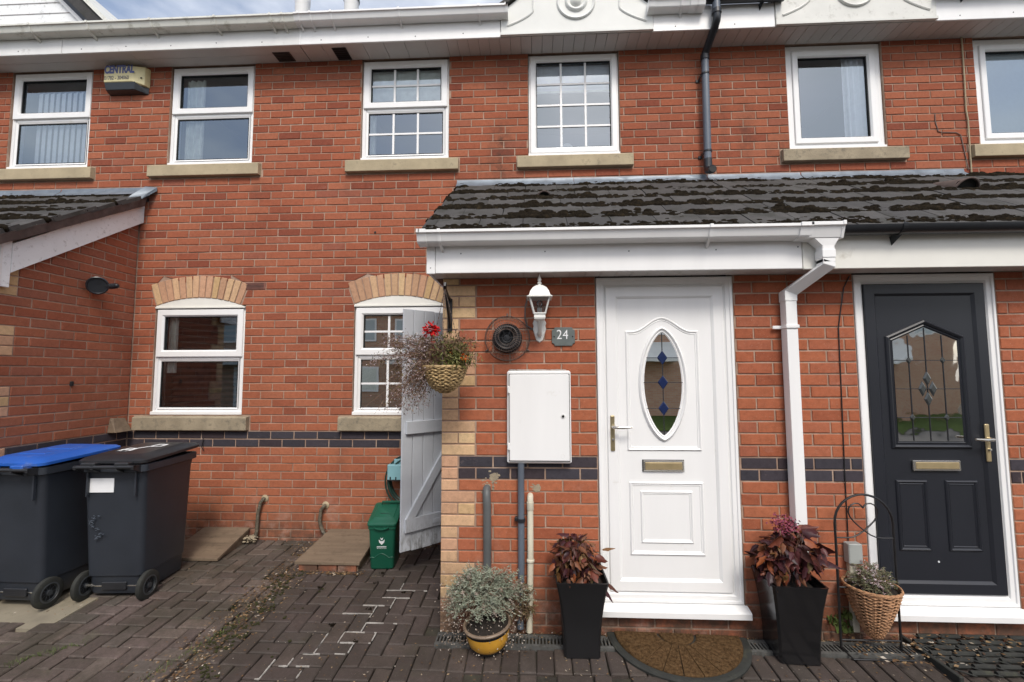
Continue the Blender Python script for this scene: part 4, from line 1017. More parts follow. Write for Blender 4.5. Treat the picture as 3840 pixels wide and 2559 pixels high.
# hooded vent tiles
def hood(x, y, r, length, zt=3.350, label='', yaw=0.0):
    h = MB(); n = 12
    for rr, fl in ((r, 0), (r - 0.006, 1)):
        a = [(rr * cos(pi * i / n), 0, rr * 1.15 * sin(pi * i / n)) for i in range(n + 1)]
        b_ = [(rr * 0.85 * cos(pi * i / n), length, rr * 0.15 * sin(pi * i / n)) for i in range(n + 1)]
        h.loft([a, b_], closed=False)
    e = empty('vent_tile', (x, y, zt + y * SL + 0.012), label, 'roof vent', 'hooded vent tiles in the porch roof'); e.rotation_euler = (ang, 0, yaw)
    h.build('hood', 'terracotta', e, smooth=True, norm=False)
    MB().torus((0, 0, 0), r - 0.003, 0.006, 'y', 24, 6, 1.15).build('hood_rim', 'terracotta', e, smooth=True)
    MB().quadlist([(-r, 0.02, 0), (r, 0.02, 0), (r * .8, 0.02, r * 0.8), (0, 0.02, r * 1.1), (-r * .8, 0.02, r * 0.8)], [(0, 1, 2, 3, 4)]).build('mesh_back', 'gasket', e, norm=False)
hood(0.70, -0.56, 0.062, 0.16, label='small brown hooded vent tile above the white porch gutter')
hood(3.98, -0.60, 0.095, 0.34, label='large brown hooded vent tile at the right end of the mossy roof', yaw=0.0)

# ------------------------------------------------------------------ front doors
def wbox(mb, *a, b=0.003): return mb.bevbox(*a, b)
def door_handle(par, x, z0, z1, zl, side, mat):
    h = MB().bevbox(x - 0.014, x + 0.014, YD - 0.022, YD - 0.010, z0, z1, 0.004).build('handle_plate', mat, par, bevel=0.002)
    MB().tube([(x, YD - 0.015, zl), (x, YD - 0.055, zl), (x + side * 0.012, YD - 0.066, zl), (x + side * 0.055, YD - 0.069, zl - 0.002), (x + side * 0.115, YD - 0.066, zl + 0.002)], [0.010, 0.009, 0.010, 0.009, 0.007], 10).build('lever', 'chrome', h, smooth=True)
    MB().lathe([(0.008, 0), (0.008, -0.012), (0.0, -0.013)], 12, (x, YD - 0.021, z0 + 0.075), axis='y').build('lock_cylinder', 'chrome', h, smooth=True)
def bead(par, loop, y, mat, s=1.0, nm='moulding'):
    return MB().sweep(loop, [(0, y + 0.001), (0.004 * s, y - 0.007 * s), (0.011 * s, y - 0.012 * s), (0.018 * s, y - 0.008 * s), (0.022 * s, y - 0.002), (0.028 * s, y - 0.005 * s), (0.034 * s, y + 0.001)]).build(nm, mat, par)
def front_door(par, x0, x1, lx0, lx1, mat, fmat, z0=0.15, z1=2.214, lz0=0.232, lz1=2.165):
    f = MB().sweep(rect(x0, x1, z0, z1), [(0, D + 0.10), (0, D + 0.006), (0.004, D + 0.002), (0.018, D + 0.002), (0.020, D + 0.010), (0.045, D + 0.010), (0.050, D + 0.018), (0.062, D + 0.024), (0.062, D + 0.10)]).build('door_frame', fmat, par)
    MB().profx([(D + 0.09, z0), (D + 0.012, z0 - 0.004), (D - 0.052, z0 - 0.022), (D - 0.058, z0 - 0.028), (D - 0.058, z0 - 0.062), (D - 0.05, z0 - 0.066), (D + 0.09, z0 - 0.066)], x0 - 0.012, x1 + 0.018).build('door_sill', fmat, f, bevel=0.002)
    return f
YD = D + 0.022
# white door
f1 = front_door(HC, 1.020, 1.902, 1.09, 1.81, 'pvc', 'pvc')
d1 = MB().box(1.084, 1.838, YD, YD + 0.045, 0.216, 2.150).build('front_door', 'pvc', HC, norm=False); d1['label'] = 'white panelled door with oval leaded glass'
MB().sweep(rect(1.082, 1.840, 0.214, 2.152), [(0, YD + 0.01), (0, YD - 0.010), (0.004, YD - 0.013), (0.062, YD - 0.013), (0.074, YD - 0.004), (0.078, YD + 0.0)]).build('door_sash', 'pvc', d1)
xc = 1.4440
loop = [(1.206, 1.085), (1.680, 1.085), (1.680, 1.862), (1.630, 1.862)]
for i in range(1, 16):
    t = 1 - 2 * i / 16; loop.append((xc + 0.186 * t, 1.862 + 0.090 * (0.5 + 0.5 * cos(pi * t)) ** 0.9))
loop += [(1.256, 1.862), (1.206, 1.862)]
bead(d1, loop, YD, 'pvc', 0.8)
bead(d1, rect(1.212, 1.682, 0.432, 0.890), YD, 'pvc', 0.8)
bead(d1, rect(1.282, 1.612, 0.507, 0.833), YD, 'pvc', 0.7)
def lens(xc, zc, rx, rz, n=40):
    out = []
    for i in range(n):
        a = 2 * pi * i / n - pi / 2; s_ = sin(a); out.append((xc + rx * (1 if cos(a) > 0 else -1) * abs(1 - s_ * s_) ** 0.62, zc + rz * s_))
    return out
LZ = 1.516
gl = lens(xc, LZ, 0.126, 0.336)
MB().sweep(lens(xc, LZ, 0.158, 0.372), [(0, YD + 0.001), (0.004, YD - 0.010), (0.012, YD - 0.016), (0.020, YD - 0.010), (0.023, YD - 0.003), (0.030, YD - 0.008), (0.038, YD - 0.002), (0.038, YD + 0.01)]).build('oval_moulding', 'pvc', d1, smooth=True)
o = MB(); o.v = [(x, YD - 0.0025, z) for x, z in gl]; o.f = [tuple(range(len(gl)))]; o.build('glass_pane', 'glass_door', d1, norm=False)
hz = lambda z: 0.126 * (1 - ((z - LZ) / 0.336) ** 2) ** 0.62
ld = MB().box(xc - 0.0025, xc + 0.0025, YD - 0.006, YD - 0.003, LZ - 0.33, LZ + 0.33)
for z in (1.684, 1.523, 1.356): w_ = hz(z); ld.box(xc - w_, xc + w_, YD - 0.006, YD - 0.0031, z - 0.002, z + 0.002)
ld.build('lead_came', 'lead_came', d1, norm=False)
for z in (1.684, 1.523, 1.356):
    MB().loft([[(xc - 0.034, YD - 0.004, z), (xc, YD - 0.004, z - 0.048), (xc + 0.034, YD - 0.004, z), (xc, YD - 0.004, z + 0.048)], [(xc - 0.028, YD - 0.009, z), (xc, YD - 0.009, z - 0.041), (xc + 0.028, YD - 0.009, z), (xc, YD - 0.009, z + 0.041)]], False, True).build('glass_diamond', 'blue_glass', d1)
# dark hole behind glass
door_handle(d1, 1.112, 1.085, 1.312, 1.240, 1, 'brass')
lb1 = MB().bevbox(1.303, 1.560, YD - 0.016, YD, 0.958, 1.025, 0.004).build('letterbox', 'chrome', d1, norm=False)
MB().bevbox(1.315, 1.548, YD - 0.021, YD - 0.014, 0.969, 1.014, 0.003).build('flap', 'gold', lb1, norm=False)
MB().box(1.299, 1.564, YD - 0.004, YD - 0.0008, 0.954, 1.029).build('letterbox_gasket', 'gasket', lb1, norm=False)
# anthracite door
f2 = front_door(HR, 2.668, 3.532, 2.73, 3.48, 'anthracite', 'pvc', z0=0.165)
d2 = MB().box(2.734, 3.472, YD, YD + 0.045, 0.232, 2.150).build('front_door', 'anthracite', HR, norm=False); d2['label'] = 'anthracite door with pointed leaded window'
MB().sweep(rect(2.732, 3.474, 0.230, 2.152), [(0, YD + 0.01), (0, YD - 0.010), (0.004, YD - 0.013), (0.062, YD - 0.013), (0.074, YD - 0.004), (0.078, YD + 0.0)]).build('door_sash', 'anthracite', d2)
gp = [(2.897, 1.152), (3.290, 1.152), (3.290, 1.785), (3.0935, 1.872), (2.897, 1.785)]
bead(d2, offset(gp, -0.047), YD, 'anthracite', 1.35)
o = MB(); o.v = [(x, YD - 0.0025, z) for x, z in gp]; o.f = [(0, 1, 2, 3, 4)]; o.build('glass_pane', 'glass_dark_door', d2, norm=False)
ld = MB()
for x, zt_ in ((2.99, 1.82), (3.0935, 1.868), (3.197, 1.82)): ld.box(x - 0.0022, x + 0.0022, YD - 0.006, YD - 0.003, 1.155, zt_)
for z in (1.66, 1.48, 1.30): ld.box(2.90, 3.288, YD - 0.006, YD - 0.0031, z - 0.0022, z + 0.0022)
ld.build('lead_came', 'lead_came', d2, norm=False)
def stud(x, z, rx, rz): MB().loft([[(x - rx, YD - 0.003, z), (x, YD - 0.003, z - rz), (x + rx, YD - 0.003, z), (x, YD - 0.003, z + rz)], [(x - rx * .6, YD - 0.011, z), (x, YD - 0.011, z - rz * .6), (x + rx * .6, YD - 0.011, z), (x, YD - 0.011, z + rz * .6)]], False, True).build('bevelled_stud', 'bevel_glass', d2)
for (x, z) in ((2.99, 1.66), (3.197, 1.66), (2.99, 1.30), (3.197, 1.30)): stud(x, z, 0.018, 0.026)
for (x, z) in ((3.0935, 1.545), (3.0935, 1.415), (3.062, 1.48), (3.125, 1.48)): stud(x, z, 0.026, 0.050)
for (a, b_) in ((2.860, 3.052), (3.155, 3.352)): bead(d2, rect(a, b_, 0.484, 0.915), YD, 'anthracite', 0.95)
lb2 = MB().bevbox(2.966, 3.250, YD - 0.018, YD, 0.972, 1.036, 0.004).build('letterbox', 'chrome', d2, norm=False)
MB().bevbox(2.978, 3.238, YD - 0.022, YD - 0.016, 0.984, 1.026, 0.003).build('flap', 'gold', lb2, norm=False)
door_handle(d2, 3.418, 1.030, 1.262, 1.172, -1, 'gold')
MB().lathe([(0.006, 0), (0.005, -0.003)], 8, (3.09, YD, 0.42), axis='y').build('white_dot', 'white_mark', d2)

# porch interior stops (behind doors)
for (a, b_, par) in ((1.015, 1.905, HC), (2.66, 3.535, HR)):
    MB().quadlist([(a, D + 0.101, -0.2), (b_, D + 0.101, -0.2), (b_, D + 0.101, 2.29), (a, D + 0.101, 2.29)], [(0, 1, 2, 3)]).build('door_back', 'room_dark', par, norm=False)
# air brick between the two ground floor windows
ab = MB().bevbox(-2.182, -1.978, -0.002, 0.03, 2.402, 2.470, 0.003).build('air_brick', simple('red_clay_air_brick', (.21, .085, .062), .85, .2, 20), wl, norm=False)
for k in range(4): MB().box(-2.168, -1.992, -0.0035, -0.0022, 2.414 + k * .0135, 2.4195 + k * .0135).build('air_slot', 'gasket', wl, norm=False)
ab.name = 'air_brick'
# ------------------------------------------------------------------ ground
gr = MB()
ys = [0.3, -3.2, -7.0, -9.6, -14.5, -60]
zz = lambda y: (gz(y) if y > -3.3 else gz(-3.2)) - 0.022
gr.loft([[(-60, y, zz(y)), (60, y, zz(y))] for y in ys], closed=False)
ground = gr.build('ground', 'joint', norm=False); ground['kind'] = 'structure'
def strip(name, mat, ya, yb, dz):
    o = MB().quadlist([(-60, ya, gz(-3.2) + dz), (60, ya, gz(-3.2) + dz), (60, yb, gz(-3.2) + dz), (-60, yb, gz(-3.2) + dz)], [(0, 1, 2, 3)]).build(name, mat, norm=False); o['kind'] = 'structure'; return o
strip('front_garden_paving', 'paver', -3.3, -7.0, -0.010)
strip('road', 'asphalt', -7.1, -12.0, -0.012)
strip('lawn', 'grass', -12.1, -16.9, 0.004)
pv = MB().box(-6.5, 6.5, -3.3, 0.005, -0.5, -0.4).build('block_paving', 'joint', norm=False); pv['kind'] = 'structure'; pv.location = (0, 0, 0)
def block_mesh(w, l, var):
    random.seed(var * 31 + int(w * 1000)); g = 0.0045; j = lambda: random.uniform(-.003, .003)
    B = [(-w / 2 + g, -l / 2 + g), (w / 2 - g, -l / 2 + g), (w / 2 - g, l / 2 - g), (-w / 2 + g, l / 2 - g)]; c = 0.006
    mid = [(x + j(), y + j()) for x, y in B]
    top = [(x - (c if x > 0 else -c) + j(), y - (c if y > 0 else -c) + j()) for x, y in mid]
    mb = MB().loft([[(x, y, -0.03) for x, y in B], [(x, y, -0.006) for x, y in mid], [(x, y, 0) for x, y in top]], False, True)
    return mb
BM = {}
for (w, l) in ((0.2, 0.1), (0.1, 0.2)):
    for v in range(6):
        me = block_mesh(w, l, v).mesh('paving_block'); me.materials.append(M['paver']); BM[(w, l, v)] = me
blocks = []
def slabfree(x, y): return not (x < -2.50 and y > -1.34)
for i in range(-40, 50):
    for j in range(-20, 42):
        # 90 degree herringbone, 100 mm module
        m = (i + j) % 4
        x0, y0 = i * 0.1, -j * 0.1
        if m == 0: blocks.append((x0 + 0.1, y0 - 0.05, 0.2, 0.1))          # horizontal block covers cells i,i+1
        elif m == 2: blocks.append((x0 + 0.05, y0 - 0.1, 0.1, 0.2))
OFFX, OFFY = -0.085, 0.01
def depthscore(x, y):
    v = Vector((x, y, gz(y))) - CAM; q = v.dot(_f)
    if q < 0.3: return 0
    uu, ww = 1682.15 * v.dot(_r2) / q, 1682.15 * v.dot(_u2) / q
    return 0 if (abs(uu) > 1950 or ww < -1310) else 1 / q ** 3
cand = []
for (x, y, w, l) in blocks:
    x += OFFX; y += OFFY
    if not (-5.2 < x < 5.2 and -3.1 < y < 0.02): continue
    if x > -0.02 and y > D - 0.06 - 0.16: continue
    if x < LX and y > D: continue
    if not slabfree(x, y): continue
    cand.append((depthscore(x, y), x, y, w, l))
# straight edging rows by the drain
for k in range(54):
    x = 0.06 + k * 0.1
    cand.append((depthscore(x, -1.475), x, -1.492, 0.1, 0.2))
cand = [c for c in cand if not (c[2] > -1.60 and c[1] > 0.0 and c[2] != -1.492)]
cand.sort(reverse=True)
st = MB(); random.seed(11)
for n, (s_, x, y, w, l) in enumerate(cand):
    dz = random.uniform(-0.0025, 0.002) + 0.010 * noise.noise(Vector((x * 1.3, y * 1.3, 0)))
    if x < -1.39: dz += 0.010 + 0.012 * min(1, (-1.39 - x))
    rx, ry = radians(3.15) + random.gauss(0, 0.010), random.gauss(0, 0.010)
    if n < 298 and s_ > 0:
        inst('paving_block', BM[(w, l, random.randrange(6))], pv, (x, y, gz(y) + dz), (rx, ry, random.gauss(0, 0.008)))
    else:
        mb = block_mesh(w, l, random.randrange(6)); mm = Matrix.Translation((x, y, gz(y) + dz)) @ Matrix.Rotation(rx, 4, 'X') @ Matrix.Rotation(ry, 4, 'Y')
        mb.xf(mm); st.quadlist(mb.v, mb.f)
o = st.build('paving_blocks', 'paver', pv, norm=False); o['kind'] = 'stuff'
# concrete slab by the left porch
cs = MB().loft([[(-3.29, -1.35, gz(-1.35) - 0.02), (-2.50, -1.35, gz(-1.35) - 0.02), (-2.50, -0.02, gz(0) - 0.02), (-3.29, -0.02, gz(0) - 0.02)], [(-3.29, -1.35, gz(-1.35) + 0.012), (-2.505, -1.345, gz(-1.35) + 0.012), (-2.505, -0.02, gz(0) + 0.012), (-3.29, -0.02, gz(0) + 0.012)]], False, True).build('concrete_slab', 'concrete'); cs['kind'] = 'structure'
# white salts in some of the joints
wj = MB(); random.seed(5)
def wl_(x0, y0, x1, y1):
    n = max(2, int(math.hypot(x1 - x0, y1 - y0) / 0.012))
    for i in range(n):
        if noise.noise(Vector((x0 + i * 0.09, y0 + i * 0.05, 3))) > 0.16: continue
        t = i / n; x = x0 + (x1 - x0) * t; y = y0 + (y1 - y0) * t; w = random.uniform(0.0015, 0.0042); z = gz(y) + 0.0015 + 0.010 * noise.noise(Vector((x * 1.3, y * 1.3, 0)))
        if abs(x1 - x0) > abs(y1 - y0): wj.box(x, x + 0.013, y - w, y + w, z - 0.006, z + 0.001)
        else: wj.box(x - w, x + w, y - 0.013, y, z - 0.006, z + 0.001)
path = [(-.40, -.78), (-.47, -.95), (-.50, -1.10), (-.45, -1.22), (-.52, -1.38), (-.66, -1.50), (-.78, -1.62), (-.95, -1.72)]
def pathd(x, y):
    best = 9
    for (a, b), (c, d) in zip(path, path[1:]):
        L = (c - a) ** 2 + (d - b) ** 2; t = max(0, min(1, ((x - a) * (c - a) + (y - b) * (d - b)) / L)); best = min(best, math.hypot(x - a - t * (c - a), y - b - t * (d - b)))
    return best
done = set()
for (s_, x, y, w, l) in cand:
    for (xa, ya, xb, yb) in ((x - w / 2, y - l / 2, x + w / 2, y - l / 2), (x - w / 2, y + l / 2, x + w / 2, y + l / 2), (x - w / 2, y - l / 2, x - w / 2, y + l / 2), (x + w / 2, y - l / 2, x + w / 2, y + l / 2)):
        k_ = (round(xa, 2), round(ya, 2), round(xb, 2), round(yb, 2))
        dd_ = pathd((xa + xb) / 2, (ya + yb) / 2)
        if k_ in done or dd_ > .135: continue
        done.add(k_)
        if random.random() < .58 - dd_ * 2.8: wl_(xa, yb, xb, ya) if xa == xb else wl_(xa, ya, xb, yb)
o = wj.build('joint_salts', 'white_joint', pv, norm=False); o['kind'] = 'stuff'
# channel drain
dr = empty('channel_drain', (0, 0, 0), 'slotted metal channel drain along the foot of the porch wall', 'drain')
x = 0.01; yd0, yd1 = -1.385, -1.268; zd = gz(-1.33) + 0.006
MB().box(0.0, 4.6, yd0 + 0.004, yd1 - 0.004, zd - 0.05, zd - 0.035).build('trough', 'black_void', dr, norm=False)
MB().box(0.0, 4.6, yd0, yd0 + 0.012, zd - 0.03, zd).box(0.0, 4.6, yd1 - 0.012, yd1, zd - 0.03, zd + 0.003).build('edge_rail', 'drain', dr, norm=False)
gm = MB()
for k in range(24): gm.box(k * 0.0208, k * 0.0208 + 0.0095, yd0 + 0.012, yd1 - 0.012, -0.012, 0.0)
gm.box(0, 0.498, yd0 + 0.012, yd0 + 0.022, -0.012, 0.001).box(0, 0.498, yd1 - 0.022, yd1 - 0.012, -0.012, 0.001)
gme = gm.mesh('grating'); gme.materials.append(M['drain'])
for k in range(9): inst('grating', gme, dr, (k * 0.5, 0, zd))
# step course of bricks below the door sills / plinth
# debris
def scatter(name, mat, n, fn, size, seed, par=None, cat=None, label=None, lift=0.004):
    random.seed(seed); mb = MB()
    for i in range(n):
        p = fn()
        if p is None: continue
        x, y = p; s_ = size * random.uniform(0.4, 1.5); a = random.uniform(0, 2 * pi); b_ = random.uniform(-0.5, 0.5)
        z = gz(y) + lift + (0.008 if x < -1.39 else 0) + 0.010 * noise.noise(Vector((x * 1.3, y * 1.3, 0)))
        c_, q_ = cos(a) * s_, sin(a) * s_
        mb.quadlist([(x - c_, y - q_, z), (x - q_ * .5, y + c_ * .5, z + s_ * (0.2 + b_ * .4)), (x + c_, y + q_, z + s_ * 0.15), (x + q_ * .5, y - c_ * .5, z)], [(0, 1, 2), (0, 2, 3)])
    o = mb.build(name, mat, par, norm=False); o['kind'] = 'stuff'
    return o
def band(): 
    y = random.uniform(-2.6, -0.1); return (-1.36 + random.gauss(0, 0.09) + 0.0 * y, y)
def allg():
    y = random.uniform(-2.6, -0.05); x = random.uniform(-2.5, 0.0)
    return (x, y)
def front(): return (random.uniform(0.0, 3.6), random.uniform(-1.75, -1.24))
scatter('leaf_litter', 'litter', 2600, band, 0.008, 1)
scatter('leaf_litter', 'litter', 1300, allg, 0.0058, 2)
scatter('leaf_litter', 'litter', 600, front, 0.006, 3)
scatter('leaf_litter', 'litter', 260, lambda: (random.uniform(2.45, 3.5), random.uniform(-1.5, -1.22)), 0.012, 4, lift=0.03)
scatter('leaf_litter', 'litter', 420, lambda: (random.uniform(-2.5, 0.0), -0.03 - abs(random.gauss(0, .03))), 0.009, 16)
scatter('leaf_litter', 'litter', 380, lambda: (random.uniform(0.02, 3.6), -1.262 + random.gauss(0, .012)), 0.009, 17)
scatter('leaf_litter', 'litter', 160, lambda: (random.uniform(-2.9, -2.0), -1.0 + random.gauss(0, .10)), 0.008, 18)
scatter('leaf_litter', 'litter', 120, lambda: (random.uniform(-1.2, -0.75), -0.56 + random.gauss(0, .015)), 0.012, 6)
# moss in the joints
def mossg():
    y = random.uniform(-2.5, -0.1); x = -1.30 + random.gauss(0, 0.16) - 0.02
    return (x, y)
random.seed(21); mb = MB()
for i in range(1500):
    x, y = mossg()
    if noise.noise(Vector((x * 5, y * 5, 9))) < 0.02: continue
    r = random.uniform(0.003, 0.010); mb.sphere((x, y, gz(y) + 0.004 + 0.01 * noise.noise(Vector((x * 1.3, y * 1.3, 0)))), r, 5, 3, (1.3, 1.3, 0.6))
o = mb.build('ground_moss', 'moss_green', norm=False); o['kind'] = 'stuff'
random.seed(22); mb = MB()
for i in range(200):
    x, y = random.choice([(-0.52, -1.04), (-.91, -.46), (-1.0, -.78), (-.35, -.82), (-.6, -.7), (-.7, -1.22), (-1.9, -.4), (-2.0, -.75), (-.48, -1.38), (-2.42, -1.52), (-.6, -.55)])
    x += random.gauss(0, 0.010); y += random.gauss(0, 0.008); r = random.uniform(0.002, 0.006)
    mb.sphere((x, y, gz(y) + 0.006), r, 6, 4)
o = mb.build('dark_moss_clods', 'moss', norm=False); o['kind'] = 'stuff'
def blades(name, mat, pts, n, h, w, seed, spread, par=None, bend=0.5):
    random.seed(seed); mb = MB()
    for i in range(n):
        px, py, pz = random.choice(pts); x = px + random.gauss(0, spread[0]); y = py + random.gauss(0, spread[1]); a = random.uniform(0, 2 * pi); hh = h * random.uniform(0.5, 1.2); b_ = bend * hh
        dx, dy = cos(a), sin(a); wx, wy = -dy * w, dx * w
        mb.quadlist([(x - wx, y - wy, pz), (x + wx, y + wy, pz), (x + dx * b_ * .4 + wx * .7, y + dy * b_ * .4 + wy * .7, pz + hh * .6), (x + dx * b_ * .4 - wx * .7, y + dy * b_ * .4 - wy * .7, pz + hh * .6), (x + dx * b_, y + dy * b_, pz + hh)], [(0, 1, 2, 3), (3, 2, 4)])
    return mb.build(name, mat, par, norm=False)
o = blades('grass', 'weed', [(-2.33 + 0.03 * k, -1.66 + 0.028 * k, gz(-1.6) + .01) for k in range(8)], 420, 0.022, 0.0016, 31, (0.02, 0.012)); o['kind'] = 'stuff'
o = blades('grass', 'weed', [(-1.45 + 0.012 * k, -1.75 + 0.06 * k, gz(-1.4) + .008) for k in range(14)], 300, 0.016, 0.0014, 32, (0.025, 0.02)); o['kind'] = 'stuff'
o = blades('ivy', 'weed', [(2.47, -1.24, 0.02), (2.44, -1.24, 0.06), (2.50, -1.24, 0.10)], 60, 0.05, 0.010, 33, (0.03, 0.01)); tag(o, 'small green weed growing at the wall foot behind the wire plant stand', 'weed')

# ------------------------------------------------------------------ wheelie bins
def rr(w, d, z, cy=0.0, r=0.04, n=4, dx=0.0):
    pts = []
    for (sx, sy, a0) in ((1, 1, 0), (-1, 1, pi / 2), (-1, -1, pi), (1, -1, 3 * pi / 2)):
        for i in range(n + 1):
            a = a0 + pi / 2 * i / n; pts.append((dx + sx * (w - r) + r * cos(a), cy + sy * (d - r) + r * sin(a), z))
    return pts
def wheelie(loc, rot, lid_mat, label, marks, patch):
    e = empty('wheelie_bin', loc, label, 'wheelie bin'); e.rotation_euler = (0, 0, rot); e.scale = (.95, .97, 1.0)
    b_ = MB()
    b_.loft([rr(.185, .215, .045, 0.03), rr(.190, .220, .06, 0.03), rr(.195, .225, .17, 0.025), rr(.203, .232, .175, 0.02), rr(.222, .262, .86, 0.0), rr(.228, .268, .90, 0.0), rr(.228, .268, .905, 0.0), rr(.247, .290, .912, 0.0), rr(.247, .290, .958, 0.0), rr(.240, .283, .962, 0.0), rr(.225, .268, .962), rr(.215, .258, .90)], True, True)
    body = b_.build('body', 'bin', e, smooth=True)
    # ribs by the hinge and recess for the axle
    for s in (-1, 1): MB().bevbox(s * .175 - .006, s * .175 + .006, -.285, -.262, .74, .912, .003).build('rib', 'bin', body, norm=False)
    MB().bevbox(-.09, .09, -.208, -.19, .075, .13, .004).build('axle_recess', 'bin_lid', body, norm=False)
    # handle bar and hinge lugs
    MB().tube([(-.215, -.345, .955), (.215, -.345, .955)], .013, 12).build('handle', 'bin_lid', e, smooth=True)
    for x in (-.205, -.085, .085, .205): MB().loft([[(x - .010, -.28, .905), (x + .010, -.28, .905), (x + .010, -.28, .962), (x - .010, -.28, .962)], [(x - .010, -.356, .940), (x + .010, -.356, .940), (x + .010, -.356, .968), (x - .010, -.356, .968)]], True, True).build('hinge_lug', 'bin_lid', e)
    # lid: shallow dome, raised panel
    l_ = MB()
    def dome(x, y): return .966 + .050 * (1 - (x / .26) ** 2) * (0.6 + 0.4 * min(1, (y + .33) / .25)) + 0.030 * (y + .32) / .62
    def ring(w, d, dz, cy=0.0): return [(x, y, dome(x * .86, y) * 0 + .968 + 0.026 * (y + .32) / .62 + dz) for (x, y, z) in rr(w, d, 0, cy, .05)]
    l_.loft([ring(.245, .300, 0.0, .008), ring(.252, .310, .004, .008), ring(.252, .310, .022, .008), ring(.235, .290, .036, .008), ring(.190, .240, .046, .0), ring(.178, .226, .052, 0), ring(.165, .21, .053, 0)], True, True)
    lid = l_.build('lid', lid_mat, e, smooth=True)
    for x in (-.12, .12): MB().bevbox(x - .05, x + .05, -.353, -.285, .955, .985, .006).build('lid_hinge', lid_mat, lid, norm=False)
    MB().tube([(-.225, -.185, .10), (.225, -.185, .10)], .010, 10).build('axle', 'chrome', e, smooth=True)
    for s in (-1, 1):
        w = MB().lathe([(.050, -.018), (.088, -.020), (.098, -.013), (.100, 0), (.098, .013), (.088, .020), (.050, .018)], 30, (0, 0, 0), axis='x', cap0=False, cap1=False).build('wheel', 'rubber', e, smooth=True); w.location = (s * .232, -.185, .10)
        rm = MB().lathe([(.062, -.012), (.066, -.019), (.058, -.021), (.052, -.010), (.052, .010), (.058, .021), (.066, .019), (.062, .012)], 26, axis='x', cap0=False, cap1=False).lathe([(.018, -.020), (.018, .020)], 12, axis='x')
        for k in range(10):
            a = 2 * pi * k / 10; rm.tube([(0, .015 * cos(a), .015 * sin(a)), (0, .056 * cos(a), .056 * sin(a))], .0042, 5)
        rm.build('rim', 'rim', w, smooth=True)
        MB().lathe([(.060, -.003), (.060, .003)], 20, axis='x').build('wheel_back', 'gasket', w)
    if patch: MB().box(-.185, .005, -.2625, -.2585, .765, .885).xf(Matrix.Translation((0, 0, 0))).build('sheet_label', 'paper', body, norm=False)
    if marks == 'white':
        mk = MB(); random.seed(3)
        for (x0, y0, x1, y1) in ((-.10, -.12, -.09, -.02), (-.09, -.02, -.03, -.03), (-.03, -.03, -.02, -.12), (-.10, -.12, -.03, -.12), (-.10, -.07, -.03, -.08), (.02, .04, .10, .05), (.10, .05, .10, .12), (.02, .04, .03, .13), (.03, .13, .10, .12), (-.02, -.01, .02, .05)):
            n = 7
            for i in range(n):
                t = i / n; x = x0 + (x1 - x0) * t; y = y0 + (y1 - y0) * t; mk.bevbox(x - .011, x + .011, y - .011, y + .011, 1.0115 + .026 * (y + .32) / .62 + .0105, 1.0115 + .026 * (y + .32) / .62 + .0115, .0003)
        mk.build('painted_number', 'white_mark', lid, norm=False)
    elif marks == 'mould':
        MB().bevbox(-.13, .09, -.15, -.02, 1.020, 1.0335, .004).bevbox(-.10, .10, .02, .12, 1.020, 1.041, .004).build('lid_plate', 'blue_lid', lid, norm=False)
    # scuffs
    if patch:
        random.seed(8); sc_ = MB()
        for i in range(46):
            t = random.random(); x = -.12 + .035 * sin(t * 7) + random.gauss(0, .010); z = .44 + .17 * t
            sc_.box(x, x + random.uniform(.003, .012), -.2458 - (z - .175) * .0438 + .0105, -.244 - (z - .175) * .0438, z, z + random.uniform(.001, .004))
        sc_.build('scuff_marks', 'pipe_grey', body, norm=False)
    return e
B1 = wheelie((-2.385, -0.815, gz(-.9)), radians(4), 'bin_lid', 'charcoal wheelie bin with black lid and a white sheet on its back', 'white', True)
B2 = wheelie((-2.950, -0.945, gz(-1.0) + .01), radians(-1), 'blue_lid', 'dark grey wheelie bin with bright blue lid at the left edge', 'mould', False)

# ------------------------------------------------------------------ sloping gully covers, waste pipes
def cover(x0, x1, yb, zb_, yf, zf, label, brickbase):
    e = empty('gully_cover', (0, 0, 0), label, 'gully cover', 'sloping brown covers at the wall foot')
    for i in range(4):
        t0, t1 = i / 4, (i + 1) / 4
        P = lambda t: (yb + (yf - yb) * t, zb_ + (zf - zb_) * t)
        (ya, za), (yc, zc) = P(t0 + .002), P(t1 - .002)
        s0, s1 = -.05 * t0, -.05 * t1
        MB().loft([[(x0 + s0, ya, za - .022), (x1 + s0 * -.2, ya, za - .022), (x1 + s0 * -.2, ya, za), (x0 + s0, ya, za)], [(x0 + s1, yc, zc - .022), (x1 + s1 * -.2, yc, zc - .022), (x1 + s1 * -.2, yc, zc), (x0 + s1, yc, zc)]], True, True).build('board', 'board', e, bevel=0.002)
    for (xs) in (x0 + .03, x1 - .03):
        MB().loft([[(xs - .05, yb, gz(0) - .02), (xs - .05, yf + .03, gz(yf) - .02), (xs - .05, yf + .03, zf - .022), (xs - .05, yb, zb_ - .022)], [(xs + .02, yb, gz(0) - .02), (xs + .02, yf + .03, gz(yf) - .02), (xs + .02, yf + .03, zf - .022), (xs + .02, yb, zb_ - .022)]], True, True).build('side_block', 'board', e)
    if brickbase:
        for k in range(3):
            MB().bevbox(x0 - .02 + k * .16, x0 + .13 + k * .16, yf + .012, yf + .10, gz(yf) - .03, zf - .024, .003).build('brick', 'brick', e, norm=False)
    return e
cover(-2.46, -2.03, -.012, .170, -.45, .062, 'sloping brown board cover beside the black wheelie bin', False)
cover(-1.27, -0.80, -.012, .168, -.54, .085, 'sloping brown board cover on bricks beside the green caddy', True)
